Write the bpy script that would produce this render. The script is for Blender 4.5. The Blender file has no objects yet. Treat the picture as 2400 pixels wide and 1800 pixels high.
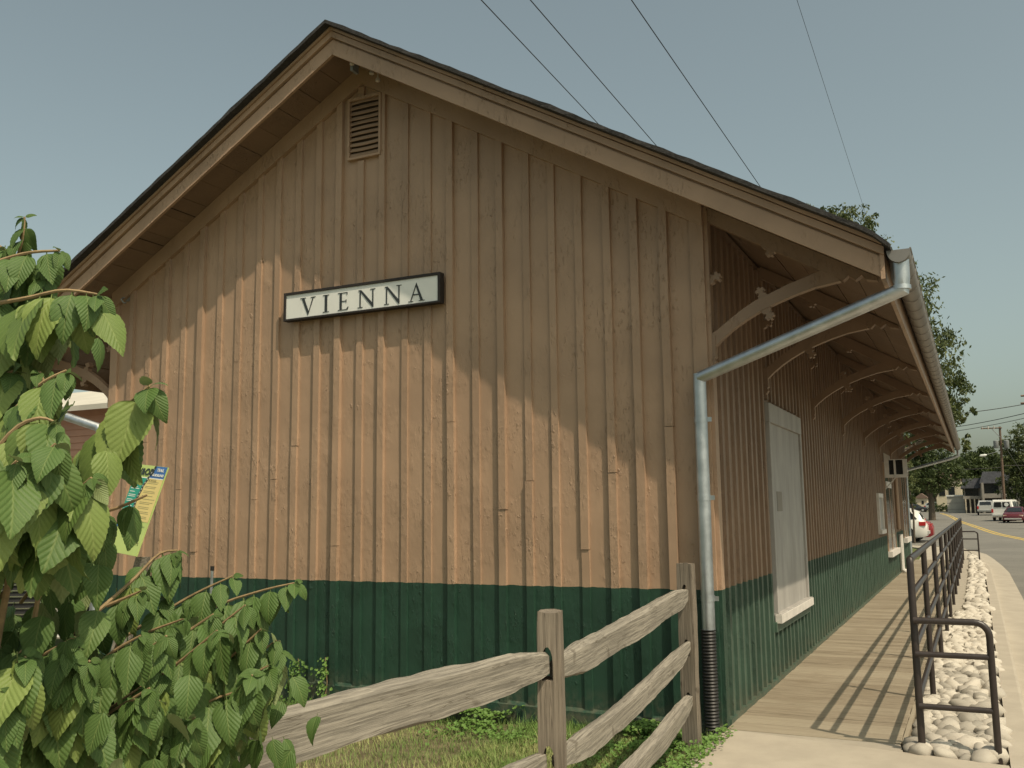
import bpy, bmesh, math, random
from mathutils import Vector, Matrix, noise
random.seed(7)
R = math.radians
S = bpy.context.scene
COL = S.collection

# ------------------------------------------------------------------ camera
cd = bpy.data.cameras.new("camera"); cam = bpy.data.objects.new("camera", cd); COL.objects.link(cam)
cd.sensor_width = 36.0; cd.lens = 36.0 * 2211.77 / 2400.0
cd.clip_start = 0.05; cd.clip_end = 3000
fwd = Vector((-0.43252651, 0.89158514, 0.13415197)); rgt = Vector((0.8989401, 0.43790609, -0.01203965)); upv = Vector((0.06948034, -0.11538711, 0.99088763))
m = Matrix((rgt, upv, -fwd)).transposed().to_4x4(); m.translation = Vector((8.76107, -7.59474, 1.68313))
cam.matrix_world = m
S.camera = cam

# ------------------------------------------------------------------ sky, sun, exposure
SUN = Vector((1.024, -0.55, 1.695)).normalized()
elev = math.asin(SUN.z); azim = math.atan2(SUN.x, SUN.y)
w = bpy.data.worlds.new("World"); S.world = w; w.use_nodes = True
nt = w.node_tree; nt.nodes.clear()
sky = nt.nodes.new("ShaderNodeTexSky"); sky.sky_type = 'NISHITA'; sky.sun_disc = False
sky.sun_elevation = elev; sky.sun_rotation = azim
sky.altitude = 100; sky.air_density = 1.0; sky.dust_density = 4.0; sky.ozone_density = 1.0
hs = nt.nodes.new("ShaderNodeHueSaturation"); hs.inputs['Saturation'].default_value = 0.66
tint = nt.nodes.new("ShaderNodeMix"); tint.data_type = 'RGBA'; tint.blend_type = 'MULTIPLY'; tint.inputs[0].default_value = 1.0
tint.inputs[7].default_value = (1.01, 1.055, 0.86, 1)
bg = nt.nodes.new("ShaderNodeBackground"); bg.inputs['Strength'].default_value = 0.15
wo = nt.nodes.new("ShaderNodeOutputWorld")
nt.links.new(sky.outputs[0], hs.inputs['Color']); nt.links.new(hs.outputs[0], tint.inputs[6])
nt.links.new(tint.outputs[2], bg.inputs['Color']); nt.links.new(bg.outputs[0], wo.inputs['Surface'])
sl = bpy.data.lights.new("sun", 'SUN'); sun = bpy.data.objects.new("sun", sl); COL.objects.link(sun)
sl.energy = 4.4; sl.angle = R(0.5); sl.color = (1.0, 0.86, 0.66)
sun.rotation_euler = SUN.to_track_quat('Z', 'Y').to_euler(); sun.location = (30, -20, 50)
S.view_settings.view_transform = 'Standard'; S.view_settings.look = 'None'
S.view_settings.exposure = -0.16; S.view_settings.gamma = 1.0
S.view_settings.use_curve_mapping = False

# ------------------------------------------------------------------ materials
MATS = {}
def lin(c):
    return tuple(((x / 12.92) if x <= 0.04045 else ((x + 0.055) / 1.055) ** 2.4) for x in c)
class NT:
    def __init__(s, name):
        s.m = bpy.data.materials.new(name); s.m.use_nodes = True; s.t = s.m.node_tree
        s.b = s.t.nodes['Principled BSDF']; s.n = s.t.nodes; s.l = s.t.links
        s.b.inputs['Specular IOR Level'].default_value = 0.35
    def node(s, ty, **kw):
        n = s.n.new(ty)
        for k, v in kw.items(): setattr(n, k, v)
        return n
    def link(s, a, b): s.l.new(a, b)
    def math(s, op, a, b=None, c=None, clamp=False):
        n = s.n.new('ShaderNodeMath'); n.operation = op; n.use_clamp = clamp
        for i, v in enumerate((a, b, c)):
            if v is None: continue
            if isinstance(v, (int, float)): n.inputs[i].default_value = v
            else: s.l.new(v, n.inputs[i])
        return n.outputs[0]
    def mix(s, f, a, b, mode='MIX'):
        n = s.n.new('ShaderNodeMix'); n.data_type = 'RGBA'; n.blend_type = mode; n.clamp_factor = True
        for i, v in ((0, f), (6, a), (7, b)):
            if isinstance(v, (int, float)): n.inputs[i].default_value = v
            elif isinstance(v, tuple): n.inputs[i].default_value = (*v[:3], 1)
            else: s.l.new(v, n.inputs[i])
        return n.outputs[2]
    def noise(s, scale, detail=4, rough=0.55, vec=None, stretch=None, dist=0.0):
        n = s.n.new('ShaderNodeTexNoise'); n.inputs['Scale'].default_value = scale
        n.inputs['Detail'].default_value = detail; n.inputs['Roughness'].default_value = rough; n.inputs['Distortion'].default_value = dist
        v = vec
        if v is None: v = s.pos()
        if stretch:
            mp = s.n.new('ShaderNodeMapping'); mp.inputs['Scale'].default_value = stretch; s.l.new(v, mp.inputs[0]); v = mp.outputs[0]
        s.l.new(v, n.inputs['Vector']); return n.outputs['Fac']
    def pos(s):
        if not hasattr(s, '_p'): s._p = s.n.new('ShaderNodeNewGeometry')
        return s._p.outputs['Position']
    def obj(s):
        if not hasattr(s, '_o'): s._o = s.n.new('ShaderNodeTexCoord')
        return s._o.outputs['Object']
    def rnd(s):
        n = s.n.new('ShaderNodeObjectInfo'); return n.outputs['Random']
    def ramp(s, f, a, b):
        n = s.n.new('ShaderNodeMapRange'); n.interpolation_type = 'SMOOTHSTEP'
        s.l.new(f, n.inputs[0]); n.inputs[1].default_value = a; n.inputs[2].default_value = b; return n.outputs[0]
    def bump(s, h, st, d):
        n = s.n.new('ShaderNodeBump'); n.inputs['Strength'].default_value = st; n.inputs['Distance'].default_value = d
        s.l.new(h, n.inputs['Height'])
        if hasattr(s, '_b'): s.l.new(s._b, n.inputs['Normal'])
        s._b = n.outputs[0]; s.l.new(n.outputs[0], s.b.inputs['Normal'])
    def col(s, c):
        if isinstance(c, tuple): s.b.inputs['Base Color'].default_value = (*c[:3], 1)
        else: s.l.new(c, s.b.inputs['Base Color'])
    def rough(s, r):
        if isinstance(r, (int, float)): s.b.inputs['Roughness'].default_value = r
        else: s.l.new(r, s.b.inputs['Roughness'])

def simple(name, c, rough=0.7, var=0.12, scale=6, metal=0.0, bump=0.0, bs=60, spec=0.35, rndv=0.0):
    if name in MATS: return MATS[name]
    n = NT(name); f = n.noise(scale, 5)
    f = n.ramp(f, 0.25, 0.75)
    c1 = tuple(x * (1 - var) for x in c); c2 = tuple(min(1, x * (1 + var)) for x in c)
    cc = n.mix(f, c1, c2)
    if rndv:
        r = n.rnd(); k = n.math('MULTIPLY_ADD', r, 2 * rndv, 1 - rndv)
        vm = n.node('ShaderNodeVectorMath', operation='SCALE'); n.link(cc, vm.inputs[0]); n.link(k, vm.inputs[3]); cc = vm.outputs[0]
    n.col(cc); n.rough(rough); n.b.inputs['Metallic'].default_value = metal; n.b.inputs['Specular IOR Level'].default_value = spec
    if bump: n.bump(n.noise(bs, 4), 1.0, bump)
    MATS[name] = n.m; return n.m

TAN = (0.355, 0.238, 0.157); GREEN = (0.019, 0.053, 0.034); PRIMER = (0.50, 0.42, 0.32)
def paint(name, c, green=None, peel=0.735, stretch=(1, 1, 0.22)):
    n = NT(name)
    base = n.mix(n.ramp(n.noise(1.6, 5), .3, .7), tuple(x * .90 for x in c), tuple(x * 1.08 for x in c))
    streak = n.noise(16, 4, .6, stretch=(1, 1, .06))
    base = n.mix(n.math('MULTIPLY', n.ramp(streak, .55, .9), .14), base, tuple(x * .62 for x in c))
    k = n.math('MULTIPLY_ADD', n.rnd(), 0.14, 0.93)
    vm = n.node('ShaderNodeVectorMath', operation='SCALE'); n.link(base, vm.inputs[0]); n.link(k, vm.inputs[3]); base = vm.outputs[0]
    if green:
        g = n.mix(n.ramp(n.noise(2.3, 5), .3, .7), tuple(x * .85 for x in green), tuple(x * 1.15 for x in green))
        g = n.mix(n.math('MULTIPLY', n.ramp(n.noise(26, 5, .7, stretch=(1, 1, .2)), .58, .74), .35), g, (0.06, 0.13, 0.10))
        sep = n.node('ShaderNodeSeparateXYZ'); n.link(n.pos(), sep.inputs[0])
        zz = n.math('MULTIPLY_ADD', n.noise(9, 3), 0.020, sep.outputs[2])
        sel = n.math('LESS_THAN', zz, 1.055)
        base = n.mix(sel, base, g)
        dirt = n.ramp(sep.outputs[2], .28, -.1)
        base = n.mix(n.math('MULTIPLY', dirt, n.math('MULTIPLY', n.ramp(n.noise(14, 5), .35, .65), .75)), base, (0.12, 0.11, 0.075))
    pe = n.noise(34, 6, .62, stretch=stretch)
    pm = n.ramp(pe, peel, peel + .02)
    base = n.mix(n.math('MULTIPLY', pm, .75), base, PRIMER)
    n.col(base); n.rough(0.48)
    n.b.inputs['Specular IOR Level'].default_value = .4
    patch = n.ramp(n.noise(2.7, 4, .6, stretch=(1, 1, .6)), .42, .62)
    n.bump(n.math('MULTIPLY', n.noise(16, 6, .62, stretch=(1, 1, .45)), n.math('MULTIPLY_ADD', patch, .8, .2)), 1.0, .0085)
    n.bump(n.math('MULTIPLY', n.ramp(n.noise(44, 5, .65, stretch=(1, 1, .3)), .55, .66), patch), .9, .004)
    n.bump(n.math('MULTIPLY', n.ramp(n.noise(20, 3, .55, stretch=(1, 1, .5)), .64, .70), patch), .9, .006)
    fl_ = n.noise(11, 5, .7, stretch=(1, 1, .35))
    n.bump(n.ramp(fl_, .70, .715), 1.0, .006)
    MATS[name] = n.m; return n.m

def wood_grey(name, c=(0.27, 0.235, 0.19), dark=(0.10, 0.085, 0.065)):
    n = NT(name); o = n.obj()
    g = n.noise(95, 7, .7, vec=o, stretch=(.022, 1, 1), dist=.12)
    big = n.noise(3.2, 4, .5, vec=o, stretch=(.5, 1, 1))
    cc = n.mix(n.ramp(g, .36, .62), tuple(x * .55 for x in c), tuple(x * 1.12 for x in c))
    cc = n.mix(n.math('MULTIPLY', n.ramp(big, .42, .75), .5), cc, tuple(x * .62 for x in c))
    cr = n.noise(15, 4, .6, vec=o, stretch=(.04, 1, 1), dist=.5)
    cm = n.math('SUBTRACT', 1.0, n.ramp(n.math('ABSOLUTE', n.math('SUBTRACT', cr, .5)), .0, .010))
    cm = n.math('MULTIPLY', cm, n.ramp(n.noise(5, 2, vec=o), .45, .55))
    cc = n.mix(n.math('MULTIPLY', cm, .85), cc, dark)
    kn = n.noise(7, 2, .4, vec=o); cc = n.mix(n.math('MULTIPLY', n.ramp(kn, .70, .78), .6), cc, dark)
    n.col(cc); n.rough(.85); n.b.inputs['Specular IOR Level'].default_value = .15
    n.bump(g, .9, .005); n.bump(cm, -1.0, .010)
    MATS[name] = n.m; return n.m

def concrete(name, c, sc=3):
    n = NT(name)
    a = n.mix(n.ramp(n.noise(sc, 6, .6), .3, .7), tuple(x * .9 for x in c), tuple(x * 1.05 for x in c))
    a = n.mix(n.math('MULTIPLY', n.ramp(n.noise(160, 2, .6), .52, .7), .25), a, tuple(x * .6 for x in c))
    a = n.mix(n.math('MULTIPLY', n.ramp(n.noise(.7, 6, .65), .55, .8), .3), a, tuple(x * .65 for x in c))
    n.col(a); n.rough(.9); n.b.inputs['Specular IOR Level'].default_value = .2
    n.bump(n.noise(240, 3, .6), .6, .0015); n.bump(n.noise(8, 4), .4, .004)
    MATS[name] = n.m; return n.m

def asphalt():
    n = NT('asphalt'); c = (0.165, 0.155, 0.135)
    a = n.mix(n.ramp(n.noise(.35, 6, .6), .3, .7), tuple(x * .86 for x in c), tuple(x * 1.12 for x in c))
    a = n.mix(n.math('MULTIPLY', n.ramp(n.noise(90, 3, .6), .55, .7), .4), a, tuple(x * 1.7 for x in c))
    cr = n.noise(.42, 7, .62, dist=.5)
    cm = n.math('SUBTRACT', 1.0, n.ramp(n.math('ABSOLUTE', n.math('SUBTRACT', cr, .5)), .0, .004))
    a = n.mix(n.math('MULTIPLY', cm, .55), a, (0.035, 0.033, 0.03))
    n.col(a); n.rough(.85); n.bump(n.noise(110, 3), .7, .004)
    MATS['asphalt'] = n.m; return n.m

def metal(name, c, rough, sc=8, var=.12):
    n = NT(name); n.b.inputs['Metallic'].default_value = 1.0
    f = n.noise(sc, 5, .6)
    n.col(n.mix(n.ramp(f, .3, .7), tuple(x * (1 - var) for x in c), tuple(min(1, x * (1 + var)) for x in c)))
    n.rough(n.math('MULTIPLY_ADD', f, .25, rough)); n.bump(n.noise(30, 3), .15, .002)
    MATS[name] = n.m; return n.m

def leafmat(name, c1, c2, vein=True, trans=.17):
    n = NT(name)
    k = n.rnd()
    c = n.mix(n.ramp(k, .15, .85), c1, c2)
    if vein:
        uv = n.node('ShaderNodeTexCoord').outputs['UV']
        sp = n.node('ShaderNodeSeparateXYZ'); n.link(uv, sp.inputs[0])
        ax = n.math('ABSOLUTE', n.math('SUBTRACT', sp.outputs[0], .5))
        s = n.math('SUBTRACT', sp.outputs[1], n.math('MULTIPLY', n.math('POWER', ax, .85), .72))
        fr = n.math('FRACT', n.math('MULTIPLY', s, 9.0))
        d = n.math('ABSOLUTE', n.math('SUBTRACT', fr, .5))
        v1 = n.math('SUBTRACT', 1.0, n.ramp(d, .0, .13))
        mid = n.math('SUBTRACT', 1.0, n.ramp(ax, .008, .035))
        v = n.math('MAXIMUM', n.math('MULTIPLY', v1, .55), mid)
        wr = n.noise(42, 3, .5, vec=uv)
        c = n.mix(n.math('MULTIPLY', wr, .35), c, tuple(x * .5 for x in c1))
        c = n.mix(n.math('MULTIPLY', v, .22), c, (0.34, 0.38, 0.14))
        n.bump(n.math('ADD', n.math('MULTIPLY', n.ramp(d, .0, .5), 1.0), n.math('MULTIPLY', wr, .7)), .7, .0009)
    geo = n.node('ShaderNodeNewGeometry')
    c = n.mix(n.math('MULTIPLY', geo.outputs['Backfacing'], .55), c, (0.30, 0.34, 0.16))
    n.col(c); n.rough(.55); n.b.inputs['Specular IOR Level'].default_value = .3
    tr = n.node('ShaderNodeBsdfTranslucent'); n.link(c, tr.inputs[0])
    mx = n.node('ShaderNodeMixShader'); mx.inputs[0].default_value = trans
    n.link(n.b.outputs[0], mx.inputs[1]); n.link(tr.outputs[0], mx.inputs[2])
    n.link(mx.outputs[0], n.n['Material Output'].inputs['Surface'])
    MATS[name] = n.m; return n.m

def treemat(name, c1, c2):
    n = NT(name)
    a = n.node('ShaderNodeAttribute', attribute_name='tone')
    c = n.mix(a.outputs['Fac'], c1, c2); n.col(c); n.rough(.6)
    tr = n.node('ShaderNodeBsdfTranslucent'); n.link(c, tr.inputs[0])
    mx = n.node('ShaderNodeMixShader'); mx.inputs[0].default_value = .3
    n.link(n.b.outputs[0], mx.inputs[1]); n.link(tr.outputs[0], mx.inputs[2])
    n.link(mx.outputs[0], n.n['Material Output'].inputs['Surface'])
    MATS[name] = n.m; return n.m

paint('siding', TAN, GREEN)
paint('trim', tuple(x * 1.0 for x in TAN), None, peel=.74, stretch=(1, 1, 1))
paint('soffit', tuple(x * .56 for x in TAN), None, peel=.79, stretch=(1, .2, 1))  # roof underside: TAN darkened, the shade below the roof put into the colour
paint('bracket_trim', tuple(x * .74 for x in TAN), None, peel=.79, stretch=(1, 1, 1)); paint('side_siding', tuple(x * .66 for x in TAN), (0.050, 0.088, 0.063)); paint('green_trim', (0.062, 0.106, 0.076), (0.062, 0.106, 0.076))  # side wall and brackets: TAN darkened, eave shade put into the colour
wood_grey('rail_wood', (0.275, 0.248, 0.205)); wood_grey('post_wood', (0.22, 0.185, 0.145), (0.05, 0.04, 0.03))
concrete('concrete', (0.385, 0.34, 0.275)); concrete('pad', (0.35, 0.31, 0.25), 5)
asphalt()
metal('galvanised', (0.50, 0.53, 0.55), .32); metal('gutter_metal', (0.30, 0.28, 0.26), .45, 3)
simple('rail_paint', (0.034, 0.025, 0.022), .38, .15, 12, spec=.5, bump=.0008)
simple('shingle', (0.035, 0.033, 0.032), .9, .35, 40, bump=.004, bs=120)
simple('black_plastic', (0.018, 0.017, 0.016), .5, .1)
simple('white_paint', (0.62, 0.58, 0.53), .6, .1, 8, bump=.001)
simple('dark_frame', (0.025, 0.020, 0.018), .6, .2, 20)
simple('sign_white', (0.72, 0.72, 0.68), .35, .04, 4, spec=.5)
simple('lettering', (0.035, 0.04, 0.042), .5, .05)
simple('glass_dark', (0.015, 0.018, 0.02), .12, .1, spec=.6)
simple('louver_dark', (0.05, 0.035, 0.025), .9)
simple('yellow_line', (0.55, 0.38, 0.08), .7, .15, 4)
simple('soil', (0.13, 0.11, 0.06), .95, .35, 7, bump=.02, bs=30)
simple('turf', (0.10, 0.12, 0.035), .95, .4, 3, bump=.02, bs=25)
simple('bark', (0.10, 0.08, 0.06), .95, .3, 12, bump=.02, bs=20)
simple('pole_wood', (0.13, 0.09, 0.065), .9, .3, 6, bump=.01, bs=12)
simple('grey_metal', (0.20, 0.21, 0.21), .5, .15)
simple('wire_black', (0.02, 0.02, 0.022), .6)
simple('porcelain', (0.5, 0.45, 0.4), .3)
simple('twig', (0.27, 0.19, 0.10), .8, .25, 40)
simple('tyre', (0.02, 0.02, 0.02), .85); simple('chrome', (0.55, 0.55, 0.55), .2, metal=1.0)
simple('red_lamp', (0.40, 0.02, 0.02), .25, spec=.6); simple('amber_lamp', (.5, .4, .3), .2)
for nm, c in (('car_white', (.70, .68, .63)), ('car_silver', (.42, .42, .40)), ('car_red', (.085, .010, .014)), ('car_dark', (.03, .035, .04)), ('car_bright_red', (.22, .02, .025))):
    simple(nm, c, .25, .04, 2, spec=.6)
simple('pink_siding', (0.46, 0.26, 0.18), .75, .08, 1.5)
simple('mansard', (0.045, 0.047, 0.055), .9, .3, 2.5); simple('beige_wall', (0.50, 0.43, 0.32), .85, .1, 1)
simple('office_concrete', (0.24, 0.22, 0.19), .9, .15, 1); simple('shed_wall', (0.50, 0.47, 0.40), .8, .08, 1)

# stones
n = NT('river_stone'); o = n.obj()
c = n.mix(n.rnd(), (0.24, 0.22, 0.185), (0.50, 0.455, 0.385))
c = n.mix(n.math('MULTIPLY', n.ramp(n.noise(9, 5, .6, vec=o), .45, .7), .35), c, (0.33, 0.27, 0.20))
n.col(c); n.rough(.75); n.bump(n.noise(40, 4, vec=o), .5, .002); MATS['river_stone'] = n.m
# deck planks (long axis across the walk)
n = NT('deck_wood'); p = n.pos()
g = n.noise(45, 6, .65, stretch=(.05, 1, 1), dist=.3)
c = n.mix(n.ramp(g, .35, .65), (0.18, 0.145, 0.10), (0.28, 0.235, 0.17))
c = n.mix(n.math('MULTIPLY', n.ramp(n.rnd(), .2, 1.0), .65), c, (0.33, 0.285, 0.21))
c = n.mix(n.math('MULTIPLY', n.ramp(n.noise(2.0, 5, .6), .5, .75), .4), c, (0.16, 0.12, 0.075))
n.col(c); n.rough(.8); n.bump(g, .6, .003); MATS['deck_wood'] = n.m
# window board, streaky weathered white
n = NT('board_white')
c = n.mix(n.ramp(n.noise(5, 6, .6, stretch=(1, 1, .25)), .3, .7), (0.30, 0.285, 0.262), (0.39, 0.37, 0.342))
c = n.mix(n.math('MULTIPLY', n.ramp(n.noise(20, 5, .65, stretch=(1, 1, .12)), .60, .72), .5), c, (0.15, 0.13, 0.11))
n.col(c); n.rough(.7); n.bump(n.noise(30, 4, stretch=(1, 1, .1)), .4, .002); MATS['board_white'] = n.m
# grass
n = NT('grass_blade'); a = n.node('ShaderNodeAttribute', attribute_name='tone')
c = n.mix(a.outputs['Fac'], (0.12, 0.205, 0.042), (0.46, 0.41, 0.19)); n.col(c); n.rough(.7); MATS['grass_blade'] = n.m
leafmat('leaf', (0.085, 0.150, 0.038), (0.205, 0.27, 0.070))
leafmat('clover', (0.09, 0.17, 0.035), (0.16, 0.27, 0.06), vein=False)
treemat('crown_a', (0.030, 0.055, 0.018), (0.155, 0.175, 0.060)); treemat('crown_b', (0.022, 0.042, 0.014), (0.10, 0.13, 0.04))

# ------------------------------------------------------------------ mesh helpers
class MB:
    def __init__(s): s.v = []; s.f = []; s.mi = []; s.cur = 0
    def add(s, vs, fs):
        o = len(s.v); s.v += [tuple(x) for x in vs]; s.f += [tuple(i + o for i in f) for f in fs]; s.mi += [s.cur] * len(fs)
    def hexa(s, p):
        s.add(p, [(0, 3, 2, 1), (4, 5, 6, 7), (0, 1, 5, 4), (1, 2, 6, 5), (2, 3, 7, 6), (3, 0, 4, 7)])
    def box(s, x0, y0, z0, x1, y1, z1):
        s.hexa([(x0, y0, z0), (x1, y0, z0), (x1, y1, z0), (x0, y1, z0), (x0, y0, z1), (x1, y0, z1), (x1, y1, z1), (x0, y1, z1)])
    def prism(s, poly, axis, a0, a1):
        # poly of 2D points in the two other axes (in order), extruded along axis
        def P(u, v, a): return {'x': (a, u, v), 'y': (u, a, v), 'z': (u, v, a)}[axis]
        k = len(poly); vs = [P(u, v, a0) for u, v in poly] + [P(u, v, a1) for u, v in poly]
        s.add(vs, [tuple(range(k))[::-1], tuple(range(k, 2 * k))] + [(i, (i + 1) % k, k + (i + 1) % k, k + i) for i in range(k)])
    def tube(s, pts, r, n=8, caps=True, rads=None):
        pts = [Vector(p) for p in pts]; rings = []
        a = None
        for i, p in enumerate(pts):
            t = (pts[min(i + 1, len(pts) - 1)] - pts[max(i - 1, 0)]).normalized()
            if 0 < i < len(pts) - 1: t = ((pts[i + 1] - p).normalized() + (p - pts[i - 1]).normalized()).normalized()
            if a is None:
                a = t.cross(Vector((0, 0, 1)))
                if a.length < 1e-3: a = t.cross(Vector((1, 0, 0)))
            a = a - t * a.dot(t); a.normalize(); b = a.cross(t).normalized()
            rr = rads[i] if rads else r
            rings.append([p + a * (rr * math.cos(2 * math.pi * k / n)) + b * (rr * math.sin(2 * math.pi * k / n)) for k in range(n)])
        vs = [v for rg in rings for v in rg]; fs = []
        for i in range(len(pts) - 1):
            for k in range(n):
                k2 = (k + 1) % n; fs.append((i * n + k, i * n + k2, (i + 1) * n + k2, (i + 1) * n + k))
        if caps: fs.append(tuple(range(n))); fs.append(tuple(range((len(pts) - 1) * n, len(pts) * n))[::-1])
        s.add(vs, fs)
    def build(s, name, mat, parent=None, loc=None, smooth=False, bevel=0, mats=None, keep=False):
        me = bpy.data.meshes.new(name); off = Vector(loc) if loc is not None else Vector((0, 0, 0))
        vs = s.v if keep else [(Vector(v) - off) for v in s.v]
        me.from_pydata([tuple(v) for v in vs], [], s.f); me.update()
        for mm in (mats or [mat]): me.materials.append(MATS[mm])
        if mats: me.polygons.foreach_set('material_index', s.mi)
        b = bmesh.new(); b.from_mesh(me); bmesh.ops.recalc_face_normals(b, faces=b.faces)
        if bevel: bmesh.ops.bevel(b, geom=b.edges[:], offset=bevel, segments=1, affect='EDGES', clamp_overlap=True)
        b.to_mesh(me); b.free()
        if smooth:
            me.polygons.foreach_set('use_smooth', [True] * len(me.polygons))
            try: me.set_sharp_from_angle(angle=R(40))
            except Exception: pass
        o = bpy.data.objects.new(name, me); COL.objects.link(o); o.location = off
        if parent is not None: attach(o, parent)
        return o
def wloc(o):
    l = Vector(o.location); p = o.parent
    while p is not None: l += Vector(p.location); p = p.parent
    return l
def attach(o, parent):
    # parents used while building are unrotated, so a plain offset keeps the world position
    o.parent = parent; o.location = Vector(o.location) - wloc(parent)
def tag(o, label=None, cat=None, group=None, kind=None):
    if label: o['label'] = label
    if cat: o['category'] = cat
    if group: o['group'] = group
    if kind: o['kind'] = kind
    return o
def empty(name, loc, label=None, cat=None, group=None):
    o = bpy.data.objects.new(name, None); COL.objects.link(o); o.location = loc; o.empty_display_size = .2
    return tag(o, label, cat, group)
def link_mesh(name, me, parent, loc, rot=None, scale=None):
    o = bpy.data.objects.new(name, me); COL.objects.link(o); o.location = loc
    if rot is not None: o.rotation_euler = rot
    if scale is not None: o.scale = scale if hasattr(scale, '__len__') else (scale,) * 3
    if parent is not None: attach(o, parent)
    return o
def struct(name, mb, mat, **k): return tag(mb.build(name, mat, **k), kind='structure')

# ------------------------------------------------------------------ ground, road
HY = [(-60, -.13), (30, -.13), (60, -.10), (92, .12), (122, .5), (170, .75), (260, 1.0), (400, 1.2), (1500, 1.3)]
def hz(y):
    for (a, b), (c, d) in zip(HY, HY[1:]):
        if y <= c: return b + (d - b) * (max(y, a) - a) / (c - a)
    return HY[-1][1]
YS = [-60, -30, -15, -8, -4, 0, 4, 8, 12, 18, 24, 30, 36, 45, 60, 75, 92, 107, 122, 140, 170, 210, 260, 320, 400, 700, 1500]
def sheet(x0, x1, ys, dz, f=hz):
    mb = MB(); vs = []; fs = []
    for i, y in enumerate(ys):
        a = x0(y) if callable(x0) else x0; b = x1(y) if callable(x1) else x1
        vs += [(a, y, f(y) + dz), (b, y, f(y) + dz)]
        if i: k = 2 * i; fs.append((k - 2, k - 1, k + 1, k))
    mb.add(vs, fs); return mb
struct('ground', sheet(-900, 900, YS, -.06), 'turf')
# lawn between the building and the fence, gently uneven
mb = MB(); nx, ny = 60, 50; vs = []
def lawn_z(x, y):
    return -.125 + .035 * noise.noise(Vector((x * .6, y * .6, 3))) + .012 * noise.noise(Vector((x * 3, y * 3, 1)))
for j in range(ny + 1):
    for i in range(nx + 1):
        x = -6 + 12.84 * i / nx; y = -9 + 8.99 * j / ny; vs.append((x, y, lawn_z(x, y)))
mb.add(vs, [(j * (nx + 1) + i, j * (nx + 1) + i + 1, (j + 1) * (nx + 1) + i + 1, (j + 1) * (nx + 1) + i) for j in range(ny) for i in range(nx)])
struct('lawn', mb, 'soil', smooth=True)
# kerb line of the street, near to far, then turning left into the car park
KERB = [(9.45, -30), (9.45, 0), (9.47, 13.5), (9.46, 21.7), (9.38, 24.6), (9.2, 29), (9.0, 32.7), (8.5, 36), (7.6, 38), (6.2, 39), (-20, 39.4)]
road = MB()
ex = [(9.44, -30), (9.44, 0), (9.46, 13.5), (9.45, 21.7), (9.37, 24.6), (9.19, 29), (8.99, 32.7), (8.49, 36), (7.6, 37.9), (6.2, 38.9)]
vs = []; fs = []
for i, (x, y) in enumerate(ex):
    vs += [(x, y, hz(y) + .004), (70, y, hz(y) + .004)]
    if i: k = 2 * i; fs.append((k - 2, k - 1, k + 1, k))
road.add(vs, fs)
k = MB(); vs = []; fs = []
for i, y in enumerate([38.9, 45, 60, 75, 92, 107, 122, 140, 158, 176, 192, 215, 260]):
    vs += [(-60, y, hz(y) + .004), (6.2, y, hz(y) + .004), (70, y, hz(y) + .004)]
    if i: q = 3 * i; fs += [(q - 3, q - 2, q + 1, q), (q - 2, q - 1, q + 2, q + 1)]
road.add(vs, fs)
struct('road', road, 'asphalt')
YL = [(14.2, -10), (14.0, 12), (12.9, 30), (10.93, 49.85), (9.49, 64.8), (8.76, 77.9), (7.26, 97.7), (5.48, 128.3), (3.9, 152.7)]
mb = MB()
for s in (-.16, .16):
    vs = []; fs = []
    P = []
    for (a, b) in zip(YL, YL[1:]):
        for t in range(6): P.append((a[0] + (b[0] - a[0]) * t / 6, a[1] + (b[1] - a[1]) * t / 6))
    P.append(YL[-1])
    for _ in range(6): P = [P[0]] + [((P[i - 1][0] + P[i][0] + P[i + 1][0]) / 3, P[i][1]) for i in range(1, len(P) - 1)] + [P[-1]]
    for i, (x, y) in enumerate(P):
        vs += [(x + s - .075, y, hz(y) + .010), (x + s + .075, y, hz(y) + .010)]
        if i: q = 2 * i; fs.append((q - 2, q - 1, q + 1, q))
    mb.add(vs, fs)
struct('road_marking', mb, 'yellow_line')
# kerb and gutter pan
mb = MB()
def offs(P, d):
    out = []
    for i, (x, y) in enumerate(P):
        a = Vector(P[max(i - 1, 0)]); b = Vector(P[min(i + 1, len(P) - 1)]); t = (b - a).normalized(); nn = Vector((-t.y, t.x)); out.append((x + nn.x * d, y + nn.y * d))
    return out
prof = [(0.0, -.16), (0.0, -.115), (.42, -.098), (.435, .0), (.46, .008), (.60, .008), (.60, -.2)]
lines = [[(x, y, z) for x, y in offs(KERB, d)] for d, z in prof]
for L1, L2 in zip(lines, lines[1:]):
    vs = L1 + L2; nL = len(L1); mb.add(vs, [(i, i + 1, nL + i + 1, nL + i) for i in range(nL - 1)])
struct('kerb', mb, 'concrete')
# kerb joints
# sidewalk slab in the foreground: three flags with joints
mb = MB()
def flag(p, z0=-.16, z1=0.0): mb.prism(p, 'z', z0, z1)
flag([(6.905, -.06), (8.845, -.385), (8.845, -1.74), (6.90, -1.70)])
flag([(6.90, -1.712), (8.845, -1.752), (8.85, -3.2), (6.93, -3.2)])
flag([(6.93, -3.212), (8.85, -3.212), (8.85, -6.4), (7.0, -6.4)])
flag([(7.0, -6.412), (8.85, -6.412), (8.85, -12), (7.0, -12)])
struct('sidewalk', mb, 'concrete', bevel=.006)
mb = MB(); mb.prism([(7.0, 26.05), (8.84, 26.05), (8.80, 29), (8.4, 33), (7.9, 36), (6.6, 38.2), (5.9, 38.6), (5.9, 37.2), (6.6, 35.5), (6.9, 31)], 'z', -.16, -.01)
struct('pavement', mb, 'concrete')
mb = MB(); mb.prism([(8.20, 9.2), (8.47, 9.2), (8.455, 26.0), (8.18, 26.0)], 'z', -.16, .012)
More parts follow.
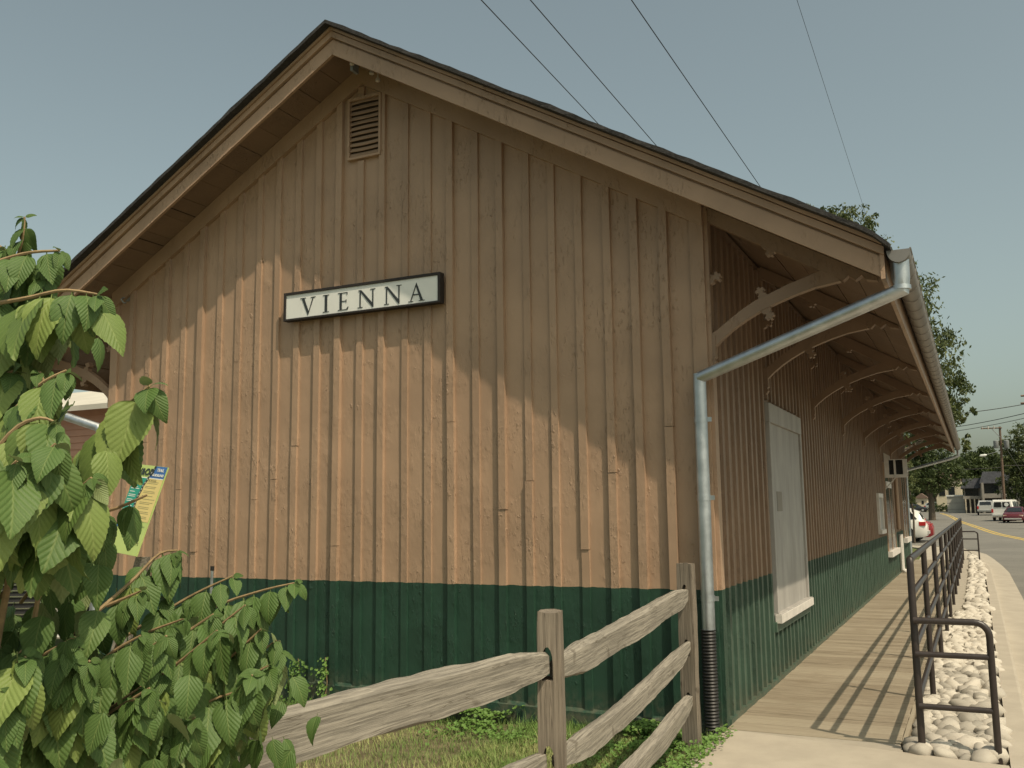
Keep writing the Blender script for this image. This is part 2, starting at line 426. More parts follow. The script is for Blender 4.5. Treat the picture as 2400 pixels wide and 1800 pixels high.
struct('concrete_strip', mb, 'pad')
# grass verge beyond the building
mb = MB(); mb.prism([(-8, 25), (6.85, 25), (6.55, 34), (5.8, 37.0), (-8, 38.6)], 'z', -.16, .0)
struct('verge', mb, 'turf')

# ------------------------------------------------------------------ boardwalk
bwk = MB(); bwk.box(6.9, -.02, -.16, 8.15, 26, -.035); base = struct('boardwalk', bwk, 'louver_dark')
pl_w = .1395; y = -.045; i = 0
mb = MB(); mb.box(-.632, 0, -.02, .632, pl_w - .005, .0); pm = None
while y < 25.9:
    if pm is None:
        q = MB(); q.box(-.625, -pl_w / 2 + .005, -.03, .625, pl_w / 2 - .005, .0)
        o = q.build('plank', 'deck_wood', bevel=.004); pm = o.data; attach(o, base); o.location = Vector((7.535, y + pl_w / 2, .0)) - wloc(base)
    else:
        link_mesh('plank', pm, base, (7.535 + random.uniform(-.006, .006), y + pl_w / 2, random.uniform(-.003, .002)), (0, 0, random.uniform(-.002, .002)))
    y += pl_w; i += 1
mb = MB(); mb.prism([(6.91, -.052), (8.16, -.052), (8.19, -.262), (6.91, -.055)], 'z', -.14, -.004); mb.build('threshold', 'pad', base)
mb = MB(); mb.box(8.163, .02, -.12, 8.195, 26, -.002); mb.build('edge_board', 'deck_wood', base)

# ------------------------------------------------------------------ river stones in their bed
mb = MB(); mb.prism([(8.2, -.30), (8.845, -.39), (8.85, 22), (8.70, 26), (8.5, 29.5), (8.35, 29.5), (8.2, 26)], 'z', -.16, -.035)
bed = struct('rock_bed', mb, 'pad')
def stone_mesh(seed):
    b = bmesh.new(); bmesh.ops.create_icosphere(b, subdivisions=2, radius=1.0)
    for v in b.verts:
        d = noise.noise(v.co * 1.1 + Vector((seed * 7.3, seed, 2))) * .32 + noise.noise(v.co * 2.5 + Vector((seed, 5, seed))) * .08
        v.co *= (1 + d)
    me = bpy.data.meshes.new('stone'); b.to_mesh(me); b.free(); me.materials.append(MATS['river_stone'])
    me.polygons.foreach_set('use_smooth', [True] * len(me.polygons)); return me
SM = [stone_mesh(i) for i in range(9)]
stones = []
def bedx(y):
    if y < 9.2: return 8.225, 8.825
    if y < 24: return 8.49, 8.83
    return 8.50 - (y - 24) * .02, 8.82 - (y - 24) * .055
y = -.28
random.seed(5)
while y < 29:
    r = random.uniform(.062, .098) if y < 8 else random.uniform(.065, .10)
    x0, x1 = bedx(y); x = x0 + random.uniform(.0, .05)
    while x < x1 - r * .6:
        rr = r * random.uniform(.55, 1.25)
        yy = y + random.uniform(-.04, .04)
        if yy < -.30 + (x - 8.2) * -.13 + .03: yy += .05
        nearpost = False
        stones.append((x + rr * .5, yy, -.035 + rr * .38, rr)); x += rr * 1.62
    y += r * 1.45
for layer in range(260):
    y = -.2 + 11 * random.random() ** 1.5; x0, x1 = bedx(y); stones.append((random.uniform(x0 + .05, x1 - .09), y, .005, random.uniform(.045, .08)))
stones.sort(key=lambda s: s[1])
big = MB()
for i, (x, y, z, r) in enumerate(stones):
    rot = (random.uniform(-.35, .35), random.uniform(-.35, .35), random.uniform(0, 6.28)); sc = (r * random.uniform(.85, 1.3), r * random.uniform(.7, 1.0), r * random.uniform(.5, .85))
    me = SM[i % 9]
    if i < 300: link_mesh('stone', me, bed, (x, y, z), rot, sc)
    else:
        M = Matrix.LocRotScale(Vector((x, y, z)), Matrix(((1, 0, 0), (0, 1, 0), (0, 0, 1))).to_quaternion() @ __import__('mathutils').Euler(rot).to_quaternion(), Vector(sc))
        big.add([M @ v.co for v in me.vertices], [tuple(p.vertices) for p in me.polygons])
o = big.build('stones', 'river_stone', bed, smooth=True); o['kind'] = 'stuff'

# ------------------------------------------------------------------ the station
W = 6.873; L = 24.0; SL = .5809; XC = W / 2; OV = .55; EV = 1.427; G = 1.0447
st = empty('station_building', (0, 0, 0), 'tan and dark green board and batten railway station with wide bracketed eaves', 'building')
def zs(x): return 6.22 - SL * abs(x - XC)          # underside of the roof planks
gw = MB(); gw.prism([(0, -.14), (W, -.14), (W, zs(W)), (XC, zs(XC)), (0, zs(0))], 'y', 0.0, .14); gable = gw.build('gable_wall', 'siding', st)
gw = MB(); gw.prism([(0, -.14), (W, -.14), (W, zs(W)), (XC, zs(XC)), (0, zs(0))], 'y', L - .14, L); gw.build('rear_wall', 'siding', st)
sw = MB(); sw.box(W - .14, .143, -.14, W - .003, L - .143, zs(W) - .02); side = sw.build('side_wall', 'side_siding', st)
sw = MB(); sw.box(.003, .143, -.14, .14, L - .143, zs(0) - .02); sw.build('far_side_wall', 'siding', st)
random.seed(21)
SP = .2594; BW = .074
k = 0; x = 6.5731 + SP
xs = []
while x - SP > .14: x -= SP; xs.append(x)
for x in xs:
    xr = x + random.uniform(-.004, .004); bw = BW + random.uniform(-.005, .006); t = random.choice([.020, .024, .027, .03, .034, .040]) + .004 * (xr > 4.5)
    xl = xr - bw
    ztop = 6.03 - SL * abs((xr - bw / 2) - XC) + .03
    segs = [(.03, ztop)]
    if 3.24 < xr < 3.73 and True:
        segs = [(.03, 5.215), (5.90, 6.0)] if 3.30 < xr < 3.66 else segs
    if random.random() < .5 and len(segs) == 1:
        j = random.uniform(1.1, 2.6); segs = [(.03, j - .002), (j + .003, ztop)]
    for (a, b) in segs:
        mb = MB(); n = 7; tt = t + random.uniform(-.006, .007) * (len(segs) > 1); vs = []; fs = []
        sh = random.uniform(-.006, .006) * (len(segs) > 1)
        for i in range(n + 1):
            z = a + (b - a) * i / n; dx = sh + random.uniform(-.0022, .0022); dt = tt + random.uniform(-.002, .002)
            lean = (z - 1) * 0.0
            vs += [(xl + dx, .001, z), (xr + dx, .001, z), (xr + dx - .003, -dt, z), (xl + dx + .003, -dt, z)]
            if i:
                q = 4 * i; fs += [(q - 4 + e, q - 4 + (e + 1) % 4, q + (e + 1) % 4, q + e) for e in range(4)]
        fs += [(0, 1, 2, 3), tuple(4 * n + e for e in (3, 2, 1, 0))]
        mb.add(vs, fs); mb.build('batten', 'siding', gable, loc=((xl + xr) / 2, 0, a))
# side battens
y = .30
bm_side = None
skip = [(2.10, 4.20, .38, 2.79)]
while y < L - .15:
    segs = [(.03, zs(W) - .1)]
    if 2.09 < y < 4.17: segs = [(.03, .47), (2.80, zs(W) - .1)]
    if 15.72 < y < 18.45: segs = [(.03, .52), (2.75, zs(W) - .1)]
    if 21.1 < y < 23.2: segs = [(.03, .6), (2.75, zs(W) - .1)]
    if 13.85 < y < 15.0: segs = [(.03, 1.10), (1.99, zs(W) - .1)]
    for a, b in segs:
        t = random.choice([.024, .027, .030]); w_ = .072 + random.uniform(-.004, .004); yy = y + random.uniform(-.006, .006)
        mb = MB(); mb.hexa([(W - .004, yy - w_ / 2, a), (W - .004, yy + w_ / 2, a), (W + t, yy + w_ / 2 - .003, a), (W + t, yy - w_ / 2 + .003, a),
                            (W - .004, yy - w_ / 2, b), (W - .004, yy + w_ / 2, b), (W + t, yy + w_ / 2 - .003, b), (W + t, yy - w_ / 2 + .003, b)])
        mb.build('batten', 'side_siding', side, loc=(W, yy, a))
    y += SP * .86
# corner boards
mb = MB(); mb.box(W - .115, -.031, -.14, W + .001, .0015, zs(W) - .03); mb.box(W - .02, .003, -.14, W + .032, .115, zs(W) - .02); mb.build('corner_board', 'siding', st, loc=(W, 0, 0))
mb = MB(); mb.box(-.002, -.031, -.14, .105, .0015, zs(0) - .03); mb.box(-.032, .003, -.14, .0, .115, zs(0) - .02); mb.build('corner_board', 'siding', st, loc=(0, 0, 0))
# skirt board with sloping cap, slightly proud
mb = MB(); mb.hexa([(.0, -.045, -.17), (W, -.045, -.19), (W, -.002, -.19), (.0, -.002, -.17), (.0, -.045, .135), (W, -.045, .005), (W, -.002, .03), (.0, -.002, .16)]); mb.build('skirt_board', 'siding', st)
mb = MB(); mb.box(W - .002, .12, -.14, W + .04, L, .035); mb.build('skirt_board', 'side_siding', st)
# frieze boards under the rake
for s in (-1, 1):
    a, b = (XC, W + .0) if s > 0 else (XC, 0.0)
    mb = MB(); z0 = lambda x: 6.0224 - SL * abs(x - XC); z1 = lambda x: zs(x) - .002
    y0, y1 = -.052, -.0312
    p = [(a, y0, z0(a)), (b, y0, z0(b)), (b, .0, z0(b)), (a, .0, z0(a)), (a, y0, z1(a)), (b, y0, z1(b)), (b, .0, z1(b)), (a, .0, z1(a))]
    mb.hexa(p); mb.build('frieze_board', 'trim', st, loc=(a, 0, z0(a)))
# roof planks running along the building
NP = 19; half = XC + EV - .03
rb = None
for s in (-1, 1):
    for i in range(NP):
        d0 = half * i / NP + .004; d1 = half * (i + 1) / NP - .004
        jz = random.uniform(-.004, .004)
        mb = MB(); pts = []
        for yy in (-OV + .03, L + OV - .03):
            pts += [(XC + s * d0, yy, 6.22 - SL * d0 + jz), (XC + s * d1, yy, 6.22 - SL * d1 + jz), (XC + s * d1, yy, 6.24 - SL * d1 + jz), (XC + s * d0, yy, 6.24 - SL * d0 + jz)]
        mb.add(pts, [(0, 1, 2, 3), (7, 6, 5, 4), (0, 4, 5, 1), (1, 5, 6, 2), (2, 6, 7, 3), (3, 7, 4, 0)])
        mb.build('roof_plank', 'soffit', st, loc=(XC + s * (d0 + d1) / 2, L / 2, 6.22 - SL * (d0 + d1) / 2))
# transverse soffit panel joints on the gable overhang
for s in (-1, 1):
    d = .35
    while d < half:
        mb = MB(); x = XC + s * d; z = 6.22 - SL * d
        mb.box(x - .003, -OV + .06, z - .006, x + .003, -.055, z + .003); mb.build('soffit_joint', 'louver_dark', st, loc=(x, -.3, z)) if random.random() < .55 else None
        d += .46
# roof deck and shingles: slabs with wavy edge
def roof(side_):
    mb = MB(); NX = 46; vs = []; e = XC + EV + .05
    for j, yy in enumerate((-OV - .112, -OV + .3, L / 2, L + OV + .03)):
        for i in range(NX + 1):
            d = e * i / NX; x = XC + side_ * d
            wv = .012 * noise.noise(Vector((d * 2.3, 4 * side_, j))) + .006 * noise.noise(Vector((d * 9, side_, 7))) + (.010 * ((d * 4.2) % 1.0))
            drop = max(0, d - (e - .16)) ** 1.5 * .9
            zt = 6.42 - SL * d + wv - drop + (.0 if d > .05 else .0)
            zb = 6.385 - SL * d - drop * .9 + (wv * .3 if j == 0 else 0)
            vs += [(x, yy + (.01 * noise.noise(Vector((d * 6, 2, side_))) if j == 0 else 0), zb), (x, yy, zt)]
    fs = []; row = 2 * (NX + 1)
    for j in range(3):
        for i in range(NX):
            a = j * row + 2 * i; fs += [(a, a + 2, a + 2 + row, a + row), (a + 1, a + 1 + row, a + 3 + row, a + 3)]
    for i in range(NX): a = 2 * i; fs.append((a, a + 1, a + 3, a + 2)); a = 3 * row + 2 * i; fs.append((a, a + 2, a + 3, a + 1))
    for j in range(3): a = j * row; fs.append((a, a + row, a + row + 1, a + 1)); a = j * row + 2 * NX; fs.append((a, a + 1, a + row + 1, a + row))
    mb.add(vs, fs); return mb.build('roof', 'shingle', st, loc=(XC, L / 2, 6.4))
roof(1); roof(-1)
# rake boards: lower plank, stepped moulding, upper crown
def rake(side_, yf, dirn):
    e = XC + EV
    def layer(name, zlo, zhi, y0, y1, mat='trim'):
        mb = MB(); N = 24; vs = []
        for i in range(N + 1):
            d = e * i / N; x = XC + side_ * d; jz = random.uniform(-.0016, .0016)
            for (yy, zz) in ((y0, zlo), (y1, zlo), (y1, zhi), (y0, zhi)): vs.append((x, yf + dirn * yy, zz - SL * d + jz))
        fs = [(4 * i + k, 4 * i + (k + 1) % 4, 4 * i + 4 + (k + 1) % 4, 4 * i + 4 + k) for i in range(N) for k in range(4)] + [(0, 1, 2, 3), (4 * N + 3, 4 * N + 2, 4 * N + 1, 4 * N)]
        mb.add(vs, fs); mb.build(name, mat, st, loc=(XC + side_ * .5, yf, zlo))
    layer('rake_board', 6.118, 6.268, -.012, -.045)
    layer('rake_moulding', 6.268, 6.288, -.034, -.044)
    layer('rake_crown', 6.288, 6.348, .014, -.04)
    layer('rake_crown', 6.348, 6.356, -.016, -.04)
    layer('rake_crown', 6.356, 6.384, .034, -.04)
for s in (-1, 1): rake(s, -OV, -1); rake(s, L + OV, 1)
# eave fascias
for s in (-1, 1):
    x0 = XC + s * (XC + EV - .03); x1 = XC + s * (XC + EV + .0)
    mb = MB(); mb.box(min(x0, x1), -OV + .002, 3.293, max(x0, x1), L + OV, 3.50); mb.build('eave_fascia', 'trim', st, loc=(x0, L / 2, 3.4))
# louvred vent in the gable
mb = MB(); lx0, lx1, lz0, lz1 = 3.268, 3.672, 5.235, 5.89
vent = MB(); vent.box(lx0, -.048, lz0, lx0 + .026, .0, lz1); vent.box(lx1 - .026, -.048, lz0, lx1, .0, lz1)
vent.box(lx0 + .026, -.048, lz0, lx1 - .026, .0, lz0 + .024); vent.box(lx0 + .026, -.048, lz1 - .03, lx1 - .026, .0, lz1)
vo = vent.build('vent_frame', 'trim', st, loc=(lx0, 0, lz0))
mb = MB(); mb.box(lx0 + .02, -.006, lz0 + .02, lx1 - .02, -.001, lz1 - .02); mb.build('vent_backing', 'louver_dark', st, loc=(lx0, 0, lz0))
nsl = 11
for i in range(nsl):
    z = lz0 + .05 + (lz1 - lz0 - .10) * i / (nsl - 1); mb = MB(); vs = []; fs = []; N = 8
    amp = random.uniform(-.008, .008)
    for j in range(N + 1):
        x = lx0 + .027 + (lx1 - lx0 - .054) * j / N; dz = amp * math.sin(math.pi * j / N)
        vs += [(x, -.041, z - .018 + dz), (x, -.036, z - .022 + dz), (x, -.008, z + .020 + dz), (x, -.013, z + .024 + dz)]
        if j: q = 4 * j; fs += [(q - 4 + e, q - 4 + (e + 1) % 4, q + (e + 1) % 4, q + e) for e in range(4)]
    fs += [(0, 1, 2, 3), tuple(4 * N + e for e in (3, 2, 1, 0))]
    mb.add(vs, fs); mb.build('louver_slat', 'trim', vo, loc=(lx0, 0, z))

# brackets under the side eave
def arc_pts(p0, p1, bulge, n):
    a = Vector(p0); b = Vector(p1); d = b - a; nn = Vector((-d.y, d.x)).normalized()
    return [a + d * (i / n) + nn * (bulge * 4 * (i / n) * (1 - i / n)) for i in range(n + 1)]
def bracket_profiles():
    # x measured out from the wall, z absolute
    lower = [(0.025, 2.982), (.10, 3.055), (.20, 3.135), (.31, 3.205), (.42, 3.262), (.556, 3.318), (.70, 3.368), (.86, 3.412), (1.06, 3.441)]
    upper = [(.95, 3.555), (.80, 3.505), (.66, 3.462), (.53, 3.41), (.385, 3.353), (.27, 3.285), (.15, 3.20), (.06, 3.135), (.0, 3.11)]
    return [(0.0, 2.96)] + lower + upper
def knob(cx, cz, ux, uz, s=1.0):
    # three-lobed turned drop, pointing along (ux, uz)
    px, pz = -uz, ux
    prof = [(-.045, -.02), (-.034, .022), (-.018, .030), (-.020, .046), (-.042, .054), (-.034, .078), (-.012, .074), (-.008, .092), (.012, .092), (.014, .074), (.036, .074), (.040, .050), (.020, .044), (.018, .030), (.034, .022), (.045, -.02)]
    return [(cx + (px * a + ux * b) * s, cz + (pz * a + uz * b) * s) for a, b in prof]
ZA = lambda d: zs(W) - SL * d - .012
def make_bracket(sgn):
    mb = MB(); T = .045
    X = lambda p: [((W if sgn > 0 else 0) + sgn * (a + .002), b) for a, b in p]
    mb.prism(X([(.0, 2.93), (.055, 2.93), (.06, 3.10), (.035, 3.12), (.035, ZA(.035) - .02), (.0, ZA(.0) - .02)]), 'y', -T, T)
    mb.prism(X([(0.0, 2.845), (.03, 2.85), (.055, 2.885), (.045, 2.91), (.06, 2.93), (.0, 2.93)]), 'y', -T + .004, T - .004)
    mb.prism(X([(.036, ZA(.036)), (1.33, ZA(1.33)), (1.33, ZA(1.33) - .03), (1.25, ZA(1.25) - .055), (1.22, ZA(1.22) - .035), (1.17, ZA(1.17) - .10), (1.12, ZA(1.12) - .085), (1.08, ZA(1.08) - .145), (.036, ZA(.036) - .125)]), 'y', -T, T)
    mb.prism(X(knob(.035, 3.58, .94, .3)), 'y', -T + .008, T - .008)
    mb.prism(X(knob(.51, ZA(.51) - .115, .35, -.94)), 'y', -T + .008, T - .008)
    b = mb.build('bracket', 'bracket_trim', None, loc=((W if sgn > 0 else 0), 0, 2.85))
    mb = MB(); T2 = .036
    mb.prism(X(bracket_profiles()), 'y', -T2, T2)
    mb.prism(X(knob(.475, 3.275, .45, -.89)), 'y', -T2 + .006, T2 - .006); mb.prism(X(knob(.455, 3.385, -.40, .92, .95)), 'y', -T2 + .006, T2 - .006)
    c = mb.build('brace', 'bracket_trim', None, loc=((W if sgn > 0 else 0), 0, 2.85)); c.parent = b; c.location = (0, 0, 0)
    return b, c
BR, BRC = make_bracket(1)
for i, yy in enumerate([.052, 2.25, 5.42, 8.58, 11.85, 15.0, 18.2, 21.4, L - .06]):
    if i == 0: b, c = BR, BRC
    else:
        b = BR.copy(); COL.objects.link(b); c = BRC.copy(); COL.objects.link(c); c.parent = b
    b.location = (W, yy, 2.85); b.parent = st; c.location = (0, 0, 0)
BL, BLC = make_bracket(-1)
for i, yy in enumerate([.052, 2.25, 5.42, 8.58]):
    if i == 0: b, c = BL, BLC
    else:
        b = BL.copy(); COL.objects.link(b); c = BLC.copy(); COL.objects.link(c); c.parent = b
    b.location = (0, yy, 2.85); b.parent = st; c.location = (0, 0, 0)

# gutters and downspouts
def gutter(xc, ya, yb):
    mb = MB(); N = 10; vs = []; fs = []; r = .079; t = .003
    P = [(-r * math.cos(math.pi * i / N), -r * 1.15 * math.sin(math.pi * i / N)) for i in range(N + 1)]
    P = P + [(x * .96, z * .96) for x, z in P[::-1]]
    K = len(P)
    for yy in (ya, yb): vs += [(xc + x, yy, 3.487 + z) for x, z in P]
    fs = [(i, (i + 1) % K, K + (i + 1) % K, K + i) for i in range(K)]
    mb.add(vs, fs); cap = [(xc - r * math.cos(math.pi * i / N), 3.487 - r * 1.15 * math.sin(math.pi * i / N)) for i in range(N + 1)]
    mb.prism(cap, 'y', ya - .004, ya); mb.prism(cap, 'y', yb, yb + .004)
    mb.tube([(xc + r, ya, 3.49), (xc + r, yb, 3.49)], .007, 6)
    return mb.build('gutter', 'gutter_metal', st, loc=(xc, ya, 3.487), smooth=True)
gt = gutter(8.395, -.56, L + .6)
sm = None
yy = -.35
while yy < L + .5:
    N = 10
    if sm is None:
        mb = MB(); vs = []; fs = []
        for i in range(N + 1):
            a = math.pi * i / N
            for (rr, dy) in ((.080, -.012), (.086, -.008), (.086, .008), (.080, .012)): vs.append((-rr * math.cos(a), dy, -rr * 1.15 * math.sin(a)))
            if i: q = 4 * i; fs += [(q - 4 + e, q - 4 + e + 1, q + e + 1, q + e) for e in range(3)]
        mb.add(vs, fs); o = mb.build('gutter_strap', 'gutter_metal', None, smooth=True); sm = o.data; o.location = (8.395, yy, 3.487); attach(o, gt)
    else: link_mesh('gutter_strap', sm, gt, (8.395, yy, 3.487))
    yy += .42
gutter(-1.52, -.56, L + .6)
def downspout(pts, r=.052, mat='galvanised'):
    mb = MB(); mb.tube(pts, r, 16); return mb
ds = MB(); ds.tube([(8.394, -.47, 3.44), (8.394, -.47, 3.30), (8.394, -.47, 3.215), (8.20, -.43, 3.158), (6.82, -.112, 2.742)], .062, 20, rads=[.064, .063, .060, .053, .050])
dso = ds.build('downspout', 'galvanised', st, loc=(8.39, -.47, 3.4), smooth=True)
mb = MB(); mb.tube([(8.394, -.47, 3.215), (8.394, -.47, 3.245)], .066, 20); mb.build('pipe_collar', 'galvanised', dso, loc=(8.39, -.47, 3.2), smooth=True)
mb = MB(); mb.tube([(6.82, -.105, 2.775), (6.818, -.105, 2.66), (6.815, -.105, .735)], .052, 20); mb.build('vertical_pipe', 'galvanised', dso, loc=(6.82, -.105, 2.7), smooth=True)
for z in (2.40, 1.775, .99):
    mb = MB(); mb.tube([(6.817, -.105, z - .022), (6.817, -.105, z + .022)], .056, 20); mb.box(6.86, -.115, z - .018, 6.905, -.106, z + .018); mb.build('pipe_collar', 'galvanised', dso, loc=(6.82, -.1, z), smooth=True)
mb = MB(); zz = .75; pts = []; rads = []
while zz > -.12: pts.append((6.812, -.108, zz)); rads.append(.062 if len(pts) % 2 else .053); zz -= .0125
mb.tube(pts, .06, 20, rads=rads); mb.build('drain_hose', 'black_plastic', st, loc=(6.81, -.1, .3), smooth=True)
mb = MB(); mb.tube([(8.394, L + .5, 3.43), (8.394, L + .5, 3.22), (8.2, L + .5, 3.15), (6.9, L + .15, 2.80), (6.88, L + .15, 0)], .05, 10); mb.build('downspout', 'galvanised', st, loc=(8.39, L + .5, 3.4), smooth=True)
mb = MB(); mb.tube([(-1.52, -.47, 3.46), (-1.52, -.47, 3.2), (-1.35, -.45, 3.12), (-.04, -.12, 2.68), (.03, -.12, 2.6), (.03, -.12, .4)], .05, 14); mb.build('downspout', 'galvanised', st, loc=(-1.52, -.47, 3.4), smooth=True)

# boarded window on the side wall
wn = MB(); X0 = W + .005
def side_frame(y0, y1, z0, z1, wd, x1, hd=None, sill=None):
    mb = MB(); hd = hd or wd; sill = sill or wd
    mb.box(X0, y0, z0 + sill, x1, y0 + wd, z1 - hd); mb.box(X0, y1 - wd, z0 + sill, x1, y1, z1 - hd)
    mb.box(X0, y0 - .01, z1 - hd, x1 + .004, y1 + .01, z1); mb.box(X0, y0 - .02, z0, x1 + .03, y1 + .02, z0 + sill); return mb
fr = side_frame(2.17, 4.13, .575, 2.76, .065, W + .060, .20, .075).build('window', 'board_white', st, loc=(W, 2.17, .575), bevel=.004)
mb = MB(); mb.box(W + .004, 2.235, .65, W + .036, 3.148, 2.56); mb.build('window_board', 'board_white', fr, loc=(W, 2.7, 1.6))
mb = MB(); mb.box(W + .004, 3.156, .65, W + .034, 4.065, 2.56); mb.build('window_board', 'board_white', fr, loc=(W, 3.6, 1.6))
mb = MB(); mb.box(W + .034, 2.13, .560, W + .098, 4.17, .640); mb.build('sill', 'white_paint', fr, loc=(W, 2.2, .6))
mb = MB(); mb.box(W + .037, 2.50, 1.655, W + .040, 2.78, 1.86); mb.build('notice_plate', 'office_concrete', fr, loc=(W, 2.6, 1.7))
mb = MB(); mb.box(W + .002, 2.10, .475, W + .05, 4.20, .572); mb.build('window_apron', 'green_trim', st, loc=(W, 2.1, .47))
# smaller white shutter
fr = side_frame(13.90, 14.95, 1.12, 1.98, .09, W + .06).build('window', 'white_paint', st, loc=(W, 13.9, 1.12))
mb = MB(); mb.box(W + .004, 14.0, 1.2, W + .03, 14.85, 1.9); mb.build('window_board', 'board_white', fr, loc=(W, 14.4, 1.5))
# tall windows farther along
def tall(y0, y1, z0, z1):
    mb = MB(); wd = .09
    mb.box(X0, y0, z0, W + .045, y0 + wd, z1); mb.box(X0, y1 - wd, z0, W + .045, y1, z1); mb.box(X0, y0 + wd, z1 - .12, W + .045, y1 - wd, z1)
    ym = (y0 + y1) / 2; mb.box(X0, ym - .035, z0, W + .045, ym + .035, z1 - .12)
    f = mb.build('window', 'trim', st, loc=(W, y0, z0))
    for a, b in ((y0 + wd, ym - .035), (ym + .035, y1 - wd)):
        q = MB(); q.box(W + .004, a, z0, W + .036, b, z1 - .12); q.build('pane', 'glass_dark', f, loc=(W, a, z0))
    q = MB(); q.box(W + .002, y0 - .05, z0 - .13, W + .12, y1 + .05, z0 - .002); q.build('sill', 'white_paint', f, loc=(W, y0, z0))
    return f
f1 = tall(15.85, 18.3, .68, 2.72)
mb = MB(); mb.box(W + .05, 15.95, 2.50, W + .07, 17.4, 2.66); mb.box(W + .05, 15.95, 2.14, W + .07, 17.4, 2.28); mb.build('notice_board', 'white_paint', f1, loc=(W, 16, 2.3))
tall(21.3, 23.1, .82, 2.75)
mb = MB(); mb.tube([(W + .07, 18.9, 2.6), (W + .07, 18.9, 1.12)], .05, 8); mb.build('wall_pipe', 'trim', st, loc=(W, 18.9, 2)); mb = MB(); mb.tube([(W + .08, 19.2, .98), (W + .08, 19.2, .08), (W + .16, 19.2, .02)], .06, 8); mb.build('wall_pipe', 'white_paint', st, loc=(W, 19.2, .5))

# ------------------------------------------------------------------ projecting display frame on the side wall
pf = empty('hanging_frame', (W + .03, 16.0, 2.36), 'pale wooden frame with two dark panels projecting from the wall under the eave', 'sign frame')
mb = MB(); fx0, fx1, fz0, fz1, fy = W + .045, 7.41, 2.36, 2.78, 16.0
for a, b in ((fx0, fx0 + .10), (7.12, 7.165), (fx1 - .095, fx1)): mb.box(a, fy - .035, fz0 + .07, b, fy + .035, fz1 - .015)
mb.box(fx0, fy - .04, fz0, fx1, fy + .04, fz0 + .07); mb.box(fx0, fy - .04, fz1 - .015, fx1, fy + .04, fz1)
mb.prism([(fx0, fz1), (fx0 + .13, fz1), (fx0 + .13, fz1 + .08), (fx0, fz1 + .16)], 'y', fy - .03, fy + .03)
mb.build('frame', 'white_paint', pf, loc=(fx0, fy, fz0))
for a, b in ((fx0 + .10, 7.12), (7.165, fx1 - .095)): q = MB(); q.box(a, fy - .01, fz0 + .07, b, fy + .01, fz1 - .015); q.build('panel', 'glass_dark', pf, loc=(a, fy, fz0))
q = MB(); q.tube([(fx0 - .01, fy, 2.10), (fx0 + .22, fy, 2.35)], .015, 6); q.build('brace', 'white_paint', pf, loc=(fx0, fy, 2.1))

# ------------------------------------------------------------------ VIENNA sign
sg = empty('station_sign', (3.46, -.03, 3.64), 'white name board reading VIENNA in dark serif capitals on the gable', 'sign')
sx0, sx1, szb, szt = 2.55, 4.395, 3.632, 3.925
F = .027
mb = MB(); yb, yf = -.036, -.116
mb.box(sx0, yf, szb, sx0 + F, yb, szt); mb.box(sx1 - F, yf, szb, sx1, yb, szt); mb.box(sx0 + F, yf, szb, sx1 - F, yb, szb + F * .75); mb.box(sx0 + F, yf, szt - F, sx1 - F, yb, szt)
sgf = mb.build('sign_frame', 'dark_frame', sg, loc=(sx0, -.07, szb), bevel=.002)
mb = MB(); mb.box(sx0 + F, -.104, szb + F * .7, sx1 - F, -.06, szt - F); sgp = mb.build('sign_panel', 'sign_white', sg, loc=(3.46, -.1, 3.77))
def glyph(ch):
    # strokes of a roman capital in a unit-height box; returns polygons and width
    T, t, s, sh = .115, .055, .075, .032
    def serif(cx, w, top): return [(cx - w, 1 - sh if top else 0), (cx + w, 1 - sh if top else 0), (cx + w, 1 if top else sh), (cx - w, 1 if top else sh)]
    if ch == 'I': return [[(.13, sh), (.13 + T, sh), (.13 + T, 1 - sh), (.13, 1 - sh)], serif(.1875, .145, False), serif(.1875, .145, True)], .375
    if ch == 'V': return [[(.07, 1 - sh), (.20, 1 - sh), (.455, .18), (.43, -.03), (.405, -.03)], [(.455, .18), (.43, -.03), (.72, 1 - sh), (.66, 1 - sh)], serif(.14, .15, True), serif(.69, .13, True)], .86
    if ch == 'A': return [[(.10, sh), (.16, sh), (.40, .84), (.42, 1.03)], [(.42, 1.03), (.40, .82), (.635, sh), (.765, sh)], [(.22, .34), (.56, .34), (.545, .395), (.24, .395)], serif(.13, .12, False), serif(.70, .15, False)], .86
    if ch == 'N': return [[(.12, sh), (.175, sh), (.175, .86), (.12, .98)], [(.75, -.03), (.80, .0), (.80, 1 - sh), (.745, 1 - sh)], [(.06, 1 - sh), (.06, 1), (.20, 1), (.80, .14), (.80, -.03), (.75, -.03), (.14, .92)], serif(.1475, .12, False), serif(.7725, .125, True)], .92
    if ch == 'E': return [[(.11, sh), (.11 + T, sh), (.11 + T, 1 - sh), (.11, 1 - sh)], [(.02, 1 - sh), (.52, 1 - sh), (.52, 1), (.02, 1)], [(.02, 0), (.55, 0), (.55, sh), (.02, sh)], [(.49, .86), (.52, .86), (.52, 1 - sh), (.46, 1 - sh)], [(.46, sh), (.55, sh), (.58, .16), (.54, .16)], [(.225, .485), (.46, .485), (.46, .525), (.225, .525)], [(.44, .42), (.465, .42), (.465, .59), (.44, .59)]], .60
